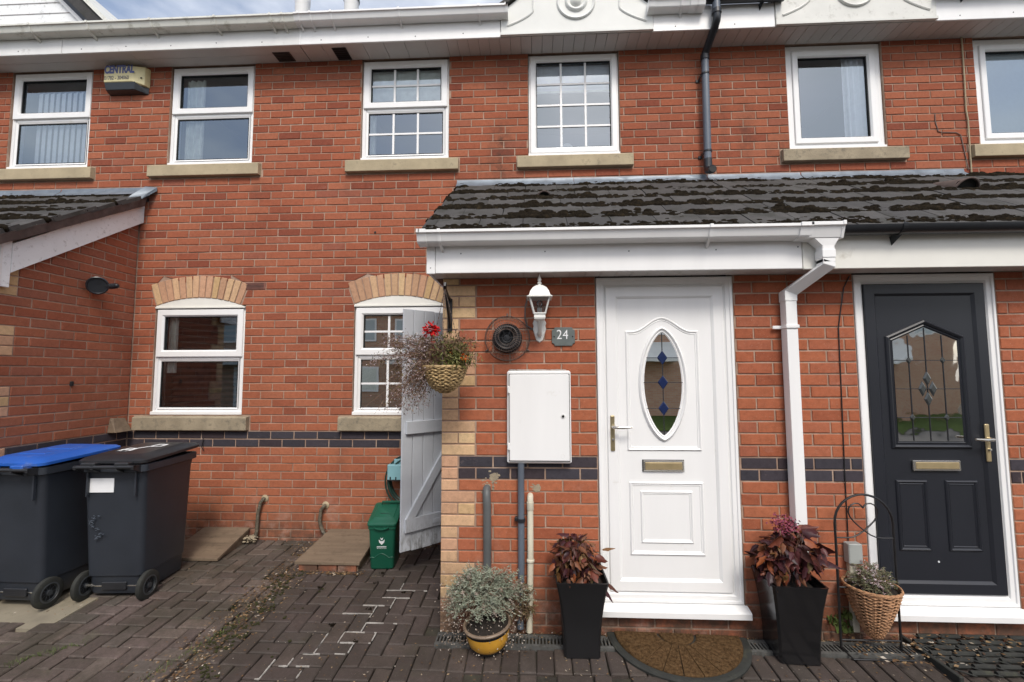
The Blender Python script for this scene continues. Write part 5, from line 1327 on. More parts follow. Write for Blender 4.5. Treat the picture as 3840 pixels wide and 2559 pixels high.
for pts, lab in (([(-1.905, .02, .43), (-1.905, -.03, .43), (-1.925, -.035, .40), (-1.945, -.035, .30), (-1.95, -.035, .15), (-1.955, -.05, .09)], 'short mouldy waste pipe with whitish foot, right of the first board cover'),
                 ([(-1.325, .02, .375), (-1.325, -.03, .375), (-1.350, -.035, .345), (-1.362, -.035, .25), (-1.345, -.035, .18), (-1.30, -.045, .12)], 'short dark curved waste pipe left of the second board cover')):
    e = empty('waste_pipe', (0, 0, 0), lab, 'pipe', 'waste pipes through the wall foot')
    MB().tube(pts, .016, 12).build('pipe', 'pipe_rust', e, smooth=True)
    MB().lathe([(.034, .0), (.024, -.008), (.017, -.011)], 14, (pts[0][0], -.0015, pts[0][2]), axis='y').build('mortar_patch', 'stone', e)
random.seed(4); mb = MB()
for i in range(60): mb.sphere((-1.99 + random.gauss(0, .035), -.07 + random.gauss(0, .03), .06 + random.uniform(0, .05)), random.uniform(.006, .014), 6, 4, (1.3, 1.1, .6))
tag(mb.build('mortar_heap', 'stone_dark', norm=False), 'lumpy pale mortar around the foot of the first waste pipe', 'mortar lump')
# small hook / cable on the dark band
tag(MB().tube([(-2.52, -.012, .985), (-2.515, -.02, .95), (-2.525, -.018, .90), (-2.508, -.012, .868)], .004, 6).build('wire_tail', 'iron'), 'short black wire tail hanging over the dark brick band', 'wire')

# ------------------------------------------------------------------ gate
gt = empty('garden_gate', (0, 0, 0), 'pale grey ledged and braced timber gate standing open', 'gate')
Hx, Hy = -0.012, -0.285; Fx, Fy = -0.427, -0.675
L_ = math.hypot(Fx - Hx, Fy - Hy); ga = math.atan2(Fy - Hy, Fx - Hx)
gt.location = (Hx, Hy, 0); gt.rotation_euler = (0, 0, ga)      # local +x runs hinge -> free edge ; camera side is +y
def gb(nm, x0, x1, y0, y1, z0, z1, m='gate'):
    return MB().bevbox(x0, x1, y0, y1, z0, z1, .003).build(nm, m, gt, norm=False)
nb = 6
for i in range(nb):
    a = L_ * i / nb; gb('board', a + .0025, L_ * (i + 1) / nb - .0025, -.012, .006, .213 + random.uniform(-.004, .006), 2.10 + random.uniform(-.003, .003), 'gate_rot')
for (z0, z1) in ((1.752, 1.868), (1.112, 1.212), (.362, .468)): gb('ledge', .02, L_ - .03, .0062, .030, z0, z1, 'gate_rot')
def brace(xa, za, xb, zb_):
    w = .05; MB().loft([[(xa - w * .3, y, za), (xa + w * 1.2, y, za), (xb + w * 1.2, y, zb_), (xb - w * .3, y, zb_)] for y in (.0062, .029)], True, True).build('brace', 'gate_rot', gt)
brace(L_ - .10, .468, .04, 1.112); brace(.34, 1.752, .06, 1.212)
for z in (.41, 1.81): MB().bevbox(-.02, .30, .0305, .035, z - .016, z + .016, .001).build('hinge_strap', 'gate', gt, norm=False)

# green caddy
def caddy():
    e = empty('food_caddy', (-0.635, -0.375, gz(-.40)), 'small dark green food caddy with white crest, in front of the open gate', 'caddy')
    b_ = MB().loft([rr(.090, .105, .0, 0, .02), rr(.094, .110, .012, 0, .02), rr(.105, .125, .29, 0, .022), rr(.107, .128, .315, 0, .022), rr(.113, .135, .318, 0, .022), rr(.113, .135, .342, 0, .022), rr(.108, .130, .344, 0, .022)], True, True)
    bd = b_.build('body', 'caddy', e, smooth=True)
    wv = []
    for i in range(19):
        x = -.092 + .184 * i / 18; wv.append((x, -.117, .10 + .022 * cos(x * 34) * (1 if abs(x) < .07 else .3)))
    MB().tube(wv, .003, 6).build('wave_rib', 'caddy', bd, smooth=True)
    def lr(w, d, dz, cy): return [(x, y, .346 + dz + (y + .13) * .34) for x, y, z in rr(w, d, 0, cy, .025)]
    lid = MB().loft([lr(.115, .138, -.004, .0), lr(.119, .142, .002, 0), lr(.119, .142, .016, 0), lr(.104, .125, .026, 0), lr(.085, .09, .028, 0), lr(.080, .085, .034, 0)], True, True).build('lid', 'caddy', e, smooth=True)
    lt = []
    for i in range(13):
        a = pi * i / 12; lt.append((-.055 * cos(a), -.146, .340 - .020 * sin(a)))
    MB().tube(lt, .006, 6).build('lid_lip', 'caddy', lid, smooth=True)
    MB().tube([(-.06, .09, .43), (-.052, .085, .475), (.12, .085, .475), (.125, .09, .43)], .009, 8).build('handle', 'caddy', e, smooth=True)
    # printed crest: a little coat of arms over two short lines
    y = -.1225
    P = MB()
    P.quadlist([(-.024, y, .236), (-.008, y, .222), (.008, y, .222), (.024, y, .236), (.020, y, .212), (.0, y, .192), (-.020, y, .212)], [(0, 1, 6), (2, 3, 4), (1, 2, 4, 5, 6)])
    P.quadlist([(-.012, y, .252), (-.002, y, .243), (.002, y, .243), (.012, y, .252), (.006, y, .232), (-.006, y, .232)], [(0, 1, 5), (2, 3, 4), (1, 2, 4, 5)])
    for i in range(9): P.box(-.038 + i * .0086, -.032 + i * .0086, y, y + .0008, .172, .181)
    for i in range(6): P.box(-.038 + i * .0132, -.028 + i * .0132, y, y + .0008, .162, .1645)
    P.v = [(a, b - (c - .2) * .055, c) for a, b, c in P.v]
    P.build('crest_print', 'white_mark', bd, norm=False)
    for i in range(7): MB().box(-.035 + i * .010, -.028 + i * .010, -.04, -.034, .4145, .4165).build('lid_print', 'rim', lid, norm=False)
    e.rotation_euler = (0, 0, radians(4))
caddy()
# hose on its teal hanger
e = empty('hose_hanger', (0, 0, 0), 'coiled dark green hose on a pale teal wall hanger behind the gate', 'garden hose')
MB().bevbox(-.705, -.50, -.15, -.005, .635, .775, .006).bevbox(-.655, -.52, -.12, -.005, .775, .82, .005).build('hanger', 'teal', e, norm=False)
MB().box(-.705, -.50, -.153, -.149, .635, .645).box(-.68, -.67, -.154, -.149, .645, .67).box(-.63, -.62, -.154, -.149, .645, .67).build('hanger_slots', 'gasket', e, norm=False)
random.seed(3)
for k in range(7):
    MB().torus((-.52 + random.uniform(-.01, .01), -.05 - .012 * k, .62 + random.uniform(-.01, .01)), .175 + .012 * (k % 3) + random.uniform(-.01, .01), .0075, 'y', 40, 7, 1.12).build('hose_loop', 'hose', e, smooth=True)

# ------------------------------------------------------------------ left wall fittings
e = empty('security_lamp', (LX, -0.415, 2.365), 'round black wall lamp on the left porch side wall', 'wall lamp')
MB().lathe([(.0, .0), (.050, .0), (.054, .012), (.048, .022), (.02, .03)], 24, axis='x').build('back_plate', 'black_pvc', e, smooth=True)
MB().tube([(.01, 0, 0), (.05, -.01, 0), (.075, -.03, 0)], .02, 10).build('bracket', 'black_pvc', e, smooth=True)
hd = MB().lathe([(.0, .035), (.040, .030), (.068, .010), (.078, -.012), (.078, -.030), (.070, -.036), (.062, -.026), (.0, -.022)], 28, axis='y').build('lamp_head', 'black_pvc', e, smooth=True); hd.location = (.085, -.045, 0); hd.rotation_euler = (radians(12), 0, radians(38))
MB().tube([(.12, -.02, -.005), (.17, .0, .0), (.205, .005, .004)], [.020, .026, .024], 14).build('sensor', 'black_pvc', e, smooth=True)
MB().sphere((.208, .004, .004), .021, 12, 8).build('sensor_eye', 'flue', e, smooth=True)
e = tag(MB().bevbox(-.02, .012, -.055, .02, -.05, .03, .006).build('tap_hole', 'iron', norm=True), None, None)
e.location = (LX + 0.004, -.545, 1.515); e.scale = (.5, .35, .5); tag(e, 'small dark hole with a metal stub in the left side wall', 'pipe stub')
e = empty('air_vent_hood', (LX, -.11, 1.10), 'small brown hooded vent low in the left corner', 'vent')
MB().loft([[(0, -.095, -.045), (0, .075, -.045), (0, .075, .075), (0, -.075, .085)], [(.085, -.10, -.045), (.085, .075, -.045), (.02, .06, .075), (.02, -.06, .085)]], True, True).build('hood', 'board', e, bevel=.003)

# alarm box with its lettering
e = empty('alarm_box', (0, 0, 0), 'aged cream burglar alarm box lettered CENTRAL under the eaves', 'alarm box')
bx0, bx1 = -3.675, -3.255
body = MB().loft([[(bx0, -.001, 4.472), (bx1, -.001, 4.472), (bx1, -.001, 4.668), (bx0, -.001, 4.668)], [(bx0, -.055, 4.478), (bx1 - .012, -.055, 4.474), (bx1 - .012, -.055, 4.664), (bx0, -.055, 4.664)], [(bx0 + .012, -.088, 4.500), (bx1 - .115, -.088, 4.500), (bx1 - .125, -.088, 4.655), (bx0 + .012, -.088, 4.655)]], True, True).build('case', 'cream_box', e, bevel=.004)
MB().loft([[(bx0 + .004, -.002, 4.405), (bx1 - .01, -.002, 4.405), (bx1 - .004, -.002, 4.474), (bx0 + .002, -.002, 4.474)], [(bx0 + .02, -.07, 4.425), (bx1 - .10, -.07, 4.425), (bx1 - .09, -.082, 4.500), (bx0 + .01, -.082, 4.500)]], True, True).build('siren_base', 'black_pvc', e, bevel=.004)
MB().box(bx1 - .045, bx1 - .030, -.071, -.068, 4.535, 4.548).build('status_light', 'gasket', e, norm=False)
def text(s, size, loc, mat, par, extrude=.0008, off=0.0, sx=1.0, shear=0.0, align='LEFT', rz=0.0, spacing=1.0):
    c = bpy.data.curves.new('lettering', 'FONT'); c.body = s; c.size = size; c.extrude = extrude; c.offset = off; c.shear = shear; c.align_x = align; c.align_y = 'BOTTOM'; c.space_character = spacing
    c.materials.append(M[mat]); o = bpy.data.objects.new('lettering', c); COL.objects.link(o); o.parent = par; bpy.context.view_layer.update(); me = bpy.data.meshes.new_from_object(o); bpy.data.objects.remove(o); o = bpy.data.objects.new('lettering', me); COL.objects.link(o); o.parent = par; o.location = loc; o.rotation_euler = (pi / 2, 0, rz); o.scale = (sx, 1, 1); return o
text('CENTRAL', .112, (bx0 + .016, -.0895, 4.566), 'sign_blue', e, off=.005, sx=.63)
text('01782 - 304060', .056, (bx0 + .016, -.0895, 4.508), 'sign_grey', e, off=.0003, sx=.72)

# ------------------------------------------------------------------ porch wall fittings
PZ = D - 0.002
# lantern
e = empty('wall_lantern', (.645, D, 0), 'white coach lantern on the porch wall between flue guard and number plaque', 'lantern')
MB().loft([[(x, -.001, z) for x, z in lp] for lp in ([( -.022, 1.80), (0, 1.785), (.022, 1.80), (.045, 1.875), (.040, 1.895), (.046, 1.915), (.03, 1.95), (-.03, 1.95), (-.046, 1.915), (-.040, 1.895), (-.045, 1.875)],)] + [[(x * .92, -.010, 1.87 + (z - 1.87) * .94) for x, z in [( -.022, 1.80), (0, 1.785), (.022, 1.80), (.045, 1.875), (.040, 1.895), (.046, 1.915), (.03, 1.95), (-.03, 1.95), (-.046, 1.915), (-.040, 1.895), (-.045, 1.875)]]], True, True).build('wall_plate', 'lamp_white', e, bevel=.002)
MB().tube([(0, -.008, 1.845), (0, -.035, 1.835), (0, -.075, 1.86), (0, -.105, 1.895), (0, -.125, 1.925)], [.018, .014, .012, .013, .018], 12).build('arm', 'lamp_white', e, smooth=True)
LY = -.125
def sq(w, z, d=None): d = d or w; return [(-w, LY - d, z), (w, LY - d, z), (w, LY + d, z), (-w, LY + d, z)]
MB().loft([sq(.020, 1.915), sq(.033, 1.925), sq(.036, 1.935), sq(.034, 1.955), sq(.040, 1.957), sq(.040, 1.965), sq(.030, 1.966)], True, True).build('base', 'lamp_white', e, bevel=.001)
for sx in (-1, 1):
    for sy in (-1, 1):
        MB().tube([(sx * .035, LY + sy * .035, 1.962), (sx * .062, LY + sy * .062, 2.062)], .0055, 6).build('corner_bar', 'lamp_white', e)
for (a, b_) in (((-1, -1), (1, -1)), ((1, -1), (1, 1)), ((1, 1), (-1, 1)), ((-1, 1), (-1, -1))):
    MB().quadlist([(a[0] * .034, LY + a[1] * .034, 1.966), (b_[0] * .034, LY + b_[1] * .034, 1.966), (b_[0] * .060, LY + b_[1] * .060, 2.060), (a[0] * .060, LY + a[1] * .060, 2.060)], [(0, 1, 2, 3)]).build('glass_pane', 'glass_lamp', e, norm=False)
MB().loft([sq(.078, 2.058), sq(.080, 2.064), sq(.066, 2.072), sq(.058, 2.100), sq(.042, 2.125), sq(.022, 2.140), sq(.012, 2.144)], True, True).build('roof', 'lamp_white', e, bevel=.001)
MB().lathe([(.014, 2.140), (.010, 2.150), (.016, 2.158), (.008, 2.166), (.013, 2.178), (.010, 2.190), (.003, 2.212), (.0, 2.214)], 14, (0, LY, 0)).build('finial', 'lamp_white', e, smooth=True)
MB().lathe([(.016, 1.966), (.016, 1.998)], 12, (0, LY, 0)).build('bulb_holder', 'paper', e, smooth=True)
MB().lathe([(.009, 1.998), (.020, 2.020), (.020, 2.034), (.010, 2.046), (0, 2.048)], 12, (0, LY, 0)).build('bulb', 'glass_lamp', e, smooth=True)
tag(MB().tube([(.565, D - .006, 2.075), (.552, D - .006, 2.03), (.550, D - .006, 1.95), (.560, D - .006, 1.90), (.60, D - .008, 1.875)], .004, 6).build('cable', 'pipe_mid', smooth=True), 'thin grey cable looping down the bricks to the white lantern', 'cable')
# flue terminal and its guard
e = empty('flue_terminal', (.433, D, 1.815), 'round black boiler flue inside a domed wire guard', 'flue')
MB().lathe([(.095, -.002), (.098, -.018), (.092, -.026), (.080, -.022)], 32, axis='y', cap0=False).build('flange', 'flue', e, smooth=True)
MB().lathe([(.078, 0), (.078, -.075), (.072, -.078), (.060, -.070), (.060, -.02), (.0, -.02)], 32, axis='y').build('terminal', 'flue', e, smooth=True)
MB().lathe([(.02, -.075), (.02, -.079), (.0, -.080)], 12, axis='y').torus((0, -.077, 0), .030, .003, 'y', 20, 5).torus((0, -.077, 0), .050, .003, 'y', 24, 5).build('hub', 'flue', e, smooth=True)
for k in range(6):
    a = pi * k / 3; MB().tube([(.018 * cos(a), -.077, .018 * sin(a)), (.073 * cos(a), -.074, .073 * sin(a))], .0035, 5).build('spoke', 'flue', e)
gd = MB()
for (r, y) in ((.148, -.004), (.147, -.02), (.144, -.05), (.138, -.08), (.128, -.105), (.112, -.125), (.092, -.138), (.070, -.145), (.048, -.149)): gd.torus((0, y, 0), r, .0012 if r < .147 else .0019, 'y', 40, 4)
for k in range(36):
    a = 2 * pi * k / 36; gd.tube([(r * cos(a), y, r * sin(a)) for r, y in ((.148, -.004), (.144, -.05), (.128, -.105), (.092, -.138), (.048, -.149))], .0011, 3, False)
for k in range(3): 
    a = pi / 2 + 2 * pi * k / 3; gd.tube([(.145 * cos(a), -.003, .145 * sin(a)), (.166 * cos(a), -.002, .166 * sin(a))], .006, 6)
gd.build('wire_guard', 'wire', e)
# number plaque
e = empty('house_number_plaque', (.801, D, 1.825), 'grey slate plaque with number 24', 'house number')
w, h, c = .075, .061, .018
def plq(k, y):
    pts = []
    for (sx, sz) in ((1, 1), (-1, 1), (-1, -1), (1, -1)):
        seg = []
        for i in range(5):
            a = (pi / 2) * i / 4; seg.append((sx * (w * k) - sx * c * (1 - 0) * cos(a) * 1.0, sz * (h * k) - sz * c * sin(a)))
        if sx * sz > 0: seg = seg[::-1]
        pts += seg
    return [(x, y, z) for x, z in pts]
MB().loft([plq(1, -.001), plq(1, -.008), plq(.975, -.010)], True, True).build('plaque', 'slate', e)
text('24', .088, (-.046, -.0105, -.034), 'paper', e, off=-.0004, sx=.88, spacing=1.05)
for s in (-1, 1): MB().lathe([(.005, -.010), (.004, -.013), (0, -.0135)], 10, (s * .060, 0, 0), axis='y').build('screw', 'iron', e)
# meter cabinet
e = empty('meter_cabinet', (0, 0, 0), 'white rectangular meter cabinet on the porch wall', 'meter box')
MB().bevbox(.432, .842, D - .050, D - .001, 1.012, 1.602, .010).build('case', 'pvc', e, norm=False)
MB().bevbox(.448, .830, D - .060, D - .046, 1.030, 1.578, .004).build('door', 'pvc', e, norm=False)
MB().box(.444, .834, D - .0515, D - .0502, 1.026, 1.582).build('door_gap', 'gasket', e, norm=False)
MB().lathe([(.016, 0), (.014, -.003)], 16, (.790, D - .060, 1.312), axis='y').build('lock', 'pvc_dirty', e)
MB().lathe([(.008, 0), (.008, -.004)], 12, (.790, D - .0625, 1.312), axis='y').build('keyhole', 'gasket', e)
MB().torus((.786, D - .060, 1.062), .012, .0012, 'y', 18, 5).build('moulded_ring', 'pvc_dirty', e)
for z in (1.12, 1.48): MB().bevbox(.436, .450, D - .064, D - .05, z - .022, z + .022, .003).build('hinge', 'pvc', e, norm=False)
random.seed(2); mb = MB()
for i in range(30): x = .46 + .36 * i / 30; mb.sphere((x, D - .012, 1.606), random.uniform(.006, .012), 6, 4, (1.6, 1.2, .6))
mb.build('mortar_bead', 'white_joint', e, norm=False)
# pipes under the cabinet
tag(MB().tube([(.520, D - .03, 1.012), (.520, D - .03, .40), (.512, D - .032, .0)], .021, 16).build('conduit_pipe', 'pipe_grey', smooth=True), 'straight blue grey pipe below the meter cabinet', 'pipe')
e = tag(MB().lathe([(.026, -.010), (.026, .012)], 14, (.520, D - .03, .655)).bevbox(.478, .50, D - .035, D - .002, .648, .672, .003).build('pipe_clip', 'black_pvc'), 'black clip holding the blue grey pipe', 'clip')
tag(MB().tube([(.298, D + .01, .845), (.298, D - .02, .835), (.300, D - .038, .80), (.304, D - .040, .74), (.306, D - .040, .40), (.300, D - .042, .30), (.298, D - .042, .0)], .026, 16).build('soil_pipe', 'pipe_mid', smooth=True), 'plain dark grey pipe with bent top left of the blue grey pipe', 'pipe')
MB_ = MB().tube([(.578, D + .01, .800), (.578, D - .012, .800), (.578, D - .026, .795), (.578, D - .032, .775), (.578, D - .032, .40), (.568, D - .034, -.02)], .0195, 16)
e = empty('overflow_pipe', (0, 0, 0), 'cream overflow pipe with rounded elbow top right of the blue grey pipe', 'pipe')
MB_.build('pipe', 'pipe_cream', e, smooth=True)
MB().lathe([(.0235, .0), (.025, .004), (.025, .014), (.0225, .018)], 16, (.578, D - .032, .400)).lathe([(.0215, .0), (.0225, .003), (.0225, .05)], 16, (.578, D - .032, .72)).build('collar', 'pipe_cream', e, smooth=True)
random.seed(6)
for (x, z, s_) in ((.30, .86, .05), (.345, .92, .035), (.62, .845, .03)):
    mb = MB()
    for i in range(70): mb.sphere((x + random.gauss(0, s_ * .38), D + .0005, z + random.gauss(0, s_ * .38)), random.uniform(.003, .011), 6, 4, (1.2, .16, .8))
    mb.build('mortar_patch', 'stone_dark', wp, norm=False)['kind'] = 'stuff'
# wires by the dark door, junction box
tag(MB().tube([(2.640, D - .004, 2.205), (2.60, D - .005, 2.13), (2.575, D - .005, 2.00), (2.553, D - .005, 1.868), (2.549, D - .005, 1.5), (2.541, D - .005, .93), (2.538, D - .008, .55)], .0035, 6).build('cable', 'iron', smooth=True), 'thin dark cable running down the bricks left of the anthracite door', 'cable')
e = empty('junction_box', (0, 0, 0), 'small grey junction box behind the wire plant stand', 'junction box')
MB().bevbox(2.508, 2.590, D - .055, D - .001, .425, .545, .005).build('box', 'pipe_mid', e, norm=False).data.materials[0] = simple('pale_grey_box', (.36, .38, .36), .5, .08, 10)
MB().bevbox(2.522, 2.562, D - .035, D - .001, .02, .425, .004).build('conduit', 'pipe_cream', e, norm=False)
tag(MB().tube([(4.612, -.010, 4.70), (4.606, -.012, 4.3), (4.600, -.010, 4.0), (4.606, -.014, 3.9), (4.602, -.012, 3.40)], .0065, 8).build('cable', 'stone', smooth=True), 'thick pale cable running down the bricks beside the frosted upper window', 'cable')
tag(MB().tube([(4.33, -.004, 3.97), (4.325, -.006, 3.90), (4.345, -.006, 3.80), (4.38, -.006, 3.79), (4.50, -.006, 3.785), (4.54, -.006, 3.76), (4.585, -.006, 3.43)], .004, 6).build('cable', 'wire', smooth=True), 'thin dark red cable zigzagging over the bricks right of the plain window', 'cable')
tag(MB().lathe([(.012, 0), (.010, -.003)], 10, (-.911, 0, 2.945), axis='y').build('drill_hole', 'gasket'), 'small black hole in the brickwork above the hanging basket', 'hole')

# ------------------------------------------------------------------ planting helpers
def leafshape(l, w, fold=.25, curl=.3):
    """six vertex leaf along +x"""
    return [(0, 0, 0), (l * .35, w * .5, -w * fold), (l * .35, 0, .04 * l), (l * .35, -w * .5, -w * fold), (l * .72, w * .34, -w * fold - curl * l * .2), (l * .72, 0, -curl * l * .12), (l * .72, -w * .34, -w * fold - curl * l * .2), (l, 0, -curl * l * .45)], [(0, 2, 1), (0, 3, 2), (1, 2, 5, 4), (2, 3, 6, 5), (4, 5, 7), (5, 6, 7)]
def bigleaf(l, w, seed):
    random.seed(seed); n = 14; v = [(0, 0, 0), (l * .5, 0, l * .10)]; f = []
    for i in range(n):
        a = -pi + 2 * pi * (i + .5) / n; lob = 1 + .10 * (1 if i % 2 else -1) + random.uniform(-.06, .06)
        x = l * .5 + l * .52 * cos(a) * lob; x = x + .22 * l * max(0, cos(a)) ** 6; y = w * .40 * sin(a) * lob * (1 - .35 * max(0, cos(a))); v.append((x, y, -.5 * w * (abs(y) / w) ** 1.5 + random.uniform(-.03, .03) * l - .12 * l * max(0, x / l - .5)))
    for i in range(n): f.append((1, 2 + i, 2 + (i + 1) % n))
    return v, f
def heuchera(par, c, n, rx, rz, mats, seed, size=.075, top=None):
    random.seed(seed); meshes = []; nzs = lambda a, b: 1 + .35 * noise.noise(Vector((cos(a) * 1.5 + seed, sin(a) * 1.5, b * 1.5)))
    for k in range(6):
        v, f = bigleaf(1.0, .95, seed * 10 + k); me = bpy.data.meshes.new('leaf'); me.from_pydata(v, [], f); me.materials.append(M[mats[k % len(mats)]]); me.shade_smooth(); meshes.append(me)
    random.seed(seed + 1)
    for i in range(n):
        a = random.uniform(0, 2 * pi); el = math.asin(random.uniform(-.55, 1.0)); r = random.uniform(.55, 1.0) * nzs(a, el)
        x = c[0] + rx * r * cos(el) * cos(a); y = c[1] + rx * r * cos(el) * sin(a); z = c[2] + rz * r * sin(el)
        droop = -.5 - .9 * random.random() + .9 * max(0, sin(el)) * .8
        s_ = size * random.choice((.55, .8, 1.0, 1.0, 1.35))
        inst('leaf', meshes[random.randrange(6)], par, (x, y, z), (random.gauss(0, .9), -droop + random.gauss(0, .45), a + random.gauss(0, .9)), (s_, s_ * random.uniform(.7, 1), s_))
    st_ = MB()
    for i in range(40):
        a = random.uniform(0, 2 * pi); r = random.uniform(.1, .8)
        st_.tube([(c[0] + random.gauss(0, .02), c[1] + random.gauss(0, .02), c[2] - rz * .8), (c[0] + rx * r * .6 * cos(a), c[1] + rx * r * .6 * sin(a), c[2] + random.uniform(-.3, .4) * rz), (c[0] + rx * r * cos(a), c[1] + rx * r * sin(a), c[2] + random.uniform(-.2, .8) * rz)], .0022, 4, False)
    st_.build('stems', 'twig', par, norm=False)
def tallpot(loc, rot, h, wt, wb, mat, label, ):
    e = empty('planter', loc, label, 'planter'); e.rotation_euler = (0, 0, rot)
    rings = []; n = 10
    for i in range(n + 1):
        t = i / n; w = wb + (wt - wb) * (t ** 2.1) ; w = w / 2; c = .012
        rings.append([(-w + c, -w, h * t), (w - c, -w, h * t), (w, -w + c, h * t), (w, w - c, h * t), (w - c, w, h * t), (-w + c, w, h * t), (-w, w - c, h * t), (-w, -w + c, h * t)])
    def sc_(k, z): return [(x * k, y * k, z) for x, y, _ in rings[-1]]
    rings += [sc_(1.0, h), sc_(.94, h + .001), sc_(.90, h - .05)]
    MB().loft(rings, True, True).build('pot', mat, e, smooth=True, bevel=0)
    MB().loft([sc_(.91, h - .045), sc_(.5, h - .03)], True, True).build('soil', 'soil', e, norm=False)
    return e
# tall black planter left of the white door
tallpot((.872, -1.37, gz(-1.40)), radians(1), .430, .300, .205, 'pot_black', 'tall flared matt black planter left of the white door')
e = empty('bronze_plant', (.868, -1.37, .40), 'bushy bronze red leaved plant in the planter left of the white door', 'plant')
heuchera(e, (-.015, .0, .065), 295, .13, .155, ['heuch', 'heuch', 'heuch_dark'], 41, .049)
e.children[0].name = 'leaf'
e2 = inst('leaf', e.children[3].data, e, (.13, -.04, .145), (0, -.1, .1), (.07, .045, .06))
inst('leaf', e.children[1].data, e, (.15, -.06, -.03), (0, .6, -.3), (.075, .05, .06)); inst('leaf', e.children[4].data, e, (.14, -.08, -.06), (0, .9, -.5), (.07, .05, .06))
# right one, slightly turned, glossy side, with purple tops
tallpot((2.088, -1.365, gz(-1.40)), radians(-3), .43, .30, .222, 'pot_gloss', 'tall flared glossy black planter right of the white door')
e = empty('purple_plant', (2.065, -1.37, .42), 'large red and purple leaved plant in the planter by the white downpipe', 'plant')
heuchera(e, (0, 0, .075), 229, .155, .165, ['heuch_dark', 'heuch', 'heuch_dark'], 43, .056)
heuchera(e, (.075, .0, .135), 70, .14, .14, ['heuch_dark'], 47, .075)
random.seed(9); mb = MB()
for i in range(260):
    x, y, z = random.gauss(.0, .035), random.gauss(-.02, .03), .275 + random.gauss(0, .022); v, f = leafshape(.018, .012)
    m = Matrix.Translation((x, y, z)) @ Matrix.Rotation(random.uniform(0, 6.3), 4, 'Z') @ Matrix.Rotation(random.uniform(-1, 1), 4, 'Y'); mb.quadlist([m @ Vector(p) for p in v], f)
mb.build('purple_flowers', 'purple_bloom', e, norm=False)['kind'] = 'stuff'
# yellow bowl with lavender cotton
e = empty('bowl_pot', (.335, -1.41, gz(-1.41)), 'mustard yellow glazed bowl pot with brown rim', 'pot')
MB().lathe([(.0, 0), (.072, 0), (.076, .004), (.074, .018)], 30).build('foot', 'pot_black', e, smooth=True)
MB().lathe([(.076, .018), (.105, .034), (.130, .06), (.142, .10), (.147, .135)], 36, cap0=True, cap1=False).build('bowl', 'pot_yellow', e, smooth=True)
MB().lathe([(.147, .135), (.149, .148), (.150, .155)], 36, cap0=False, cap1=False).build('dark_band', 'pot_black', e, smooth=True)
MB().lathe([(.150, .155), (.160, .158), (.163, .166), (.158, .173), (.146, .172), (.142, .150)], 36, cap0=False, cap1=False).build('rim', 'pot_rim', e, smooth=True)
MB().lathe([(.144, .150), (.05, .158), (0, .16)], 24, cap0=False).build('soil', 'soil', e, smooth=True)
e.rotation_euler = (radians(4), radians(-5), 0); e.scale = (.88, .88, .95)
def sprigs(name, par, c, n, rx, ry, rz, mat, seed, ll=.012, lw=.0018, per=34, stem='twig', fwd=0.0, lo=-.2, deadfrac=0.0, deadmat='lav_dead', lx=0.0):
    random.seed(seed); lf = MB(); stm = MB(); dd = MB()
    for i in range(n):
        a = random.uniform(0, 2 * pi); el = math.asin(random.uniform(lo, .98)); k = random.uniform(.75, 1.0)
        tip = Vector((c[0] + rx * k * cos(el) * cos(a) + lx * cos(el) * (cos(a) < 0) * -1, c[1] + ry * k * cos(el) * sin(a), c[2] + rz * k * sin(el)))
        base = Vector((c[0] + random.gauss(0, rx * .22), c[1] + random.gauss(0, ry * .22), c[2] - .02))
        mid = (base + tip) / 2 + Vector((0, 0, .04 * rz / .2)) + Vector((random.gauss(0, .012), random.gauss(0, .012), random.gauss(0, .01)))
        P = [base, base.lerp(mid, .5) + Vector((0, 0, .008)), mid, mid.lerp(tip, .5) + Vector((0, 0, .006)), tip]
        stm.tube(P, [.0014, .0012, .001, .0009, .0007], 3, False)
        m_ = dd if random.random() < deadfrac else lf
        for j in range(per):
            t = random.uniform(.25, 1.0) * 4; q_ = min(3, int(t)); p = P[q_].lerp(P[q_ + 1], t - q_)
            v = Vector((random.gauss(0, 1), random.gauss(0, 1), random.gauss(.5, .8))).normalized(); s_ = v.orthogonal().normalized() * lw * random.uniform(.7, 1.3); l = ll * random.uniform(.5, 1.3)
            o_ = len(m_.v); m_.v += [tuple(p - s_), tuple(p + s_), tuple(p + v * l + s_ * .5), tuple(p + v * l - s_ * .5)]; m_.f.append((o_, o_ + 1, o_ + 2, o_ + 3))
    lf.build('foliage', mat, par, norm=False); stm.build('stems', stem, par, norm=False)
    if dd.v: dd.build('dead_heads', deadmat, par, norm=False)
e = empty('silver_bush', (.335, -1.41, .14), 'wiry grey green bush spilling out of the yellow bowl', 'plant')
sprigs('s', e, (-.06, .03, .06), 330, .235, .14, .25, 'lav', 51, .015, .0018, 46, deadfrac=.06, lo=-.25)
sprigs('s', e, (.05, .05, .07), 80, .25, .09, .22, 'lav', 52, .014, .0017, 40, deadfrac=.2, lo=0)
sprigs('s', e, (-.04, .0, .05), 50, .31, .17, .31, 'lav', 54, .014, .0016, 30, deadfrac=.35, lo=-.15)
random.seed(53); mb = MB()
for i in range(700):
    a = random.uniform(0, 2 * pi); r = random.uniform(.05, .24); x = -.03 + r * cos(a) * 1.1; y = -.02 + r * sin(a) * .6; z = random.uniform(-.10, .05) - r * .25
    if random.random() < .3: x = random.gauss(-.22, .04); z = random.uniform(-.04, .22); y = random.gauss(0, .05)
    v, f = leafshape(.010, .008); m = Matrix.Translation((x, y, z)) @ Matrix.Rotation(random.uniform(0, 6.3), 4, 'Z') @ Matrix.Rotation(random.uniform(-1, 1.5), 4, 'Y'); mb.quadlist([m @ Vector(p) for p in v], f)
mb.build('withered_flowers', 'lav_dead', e, norm=False)['kind'] = 'stuff'
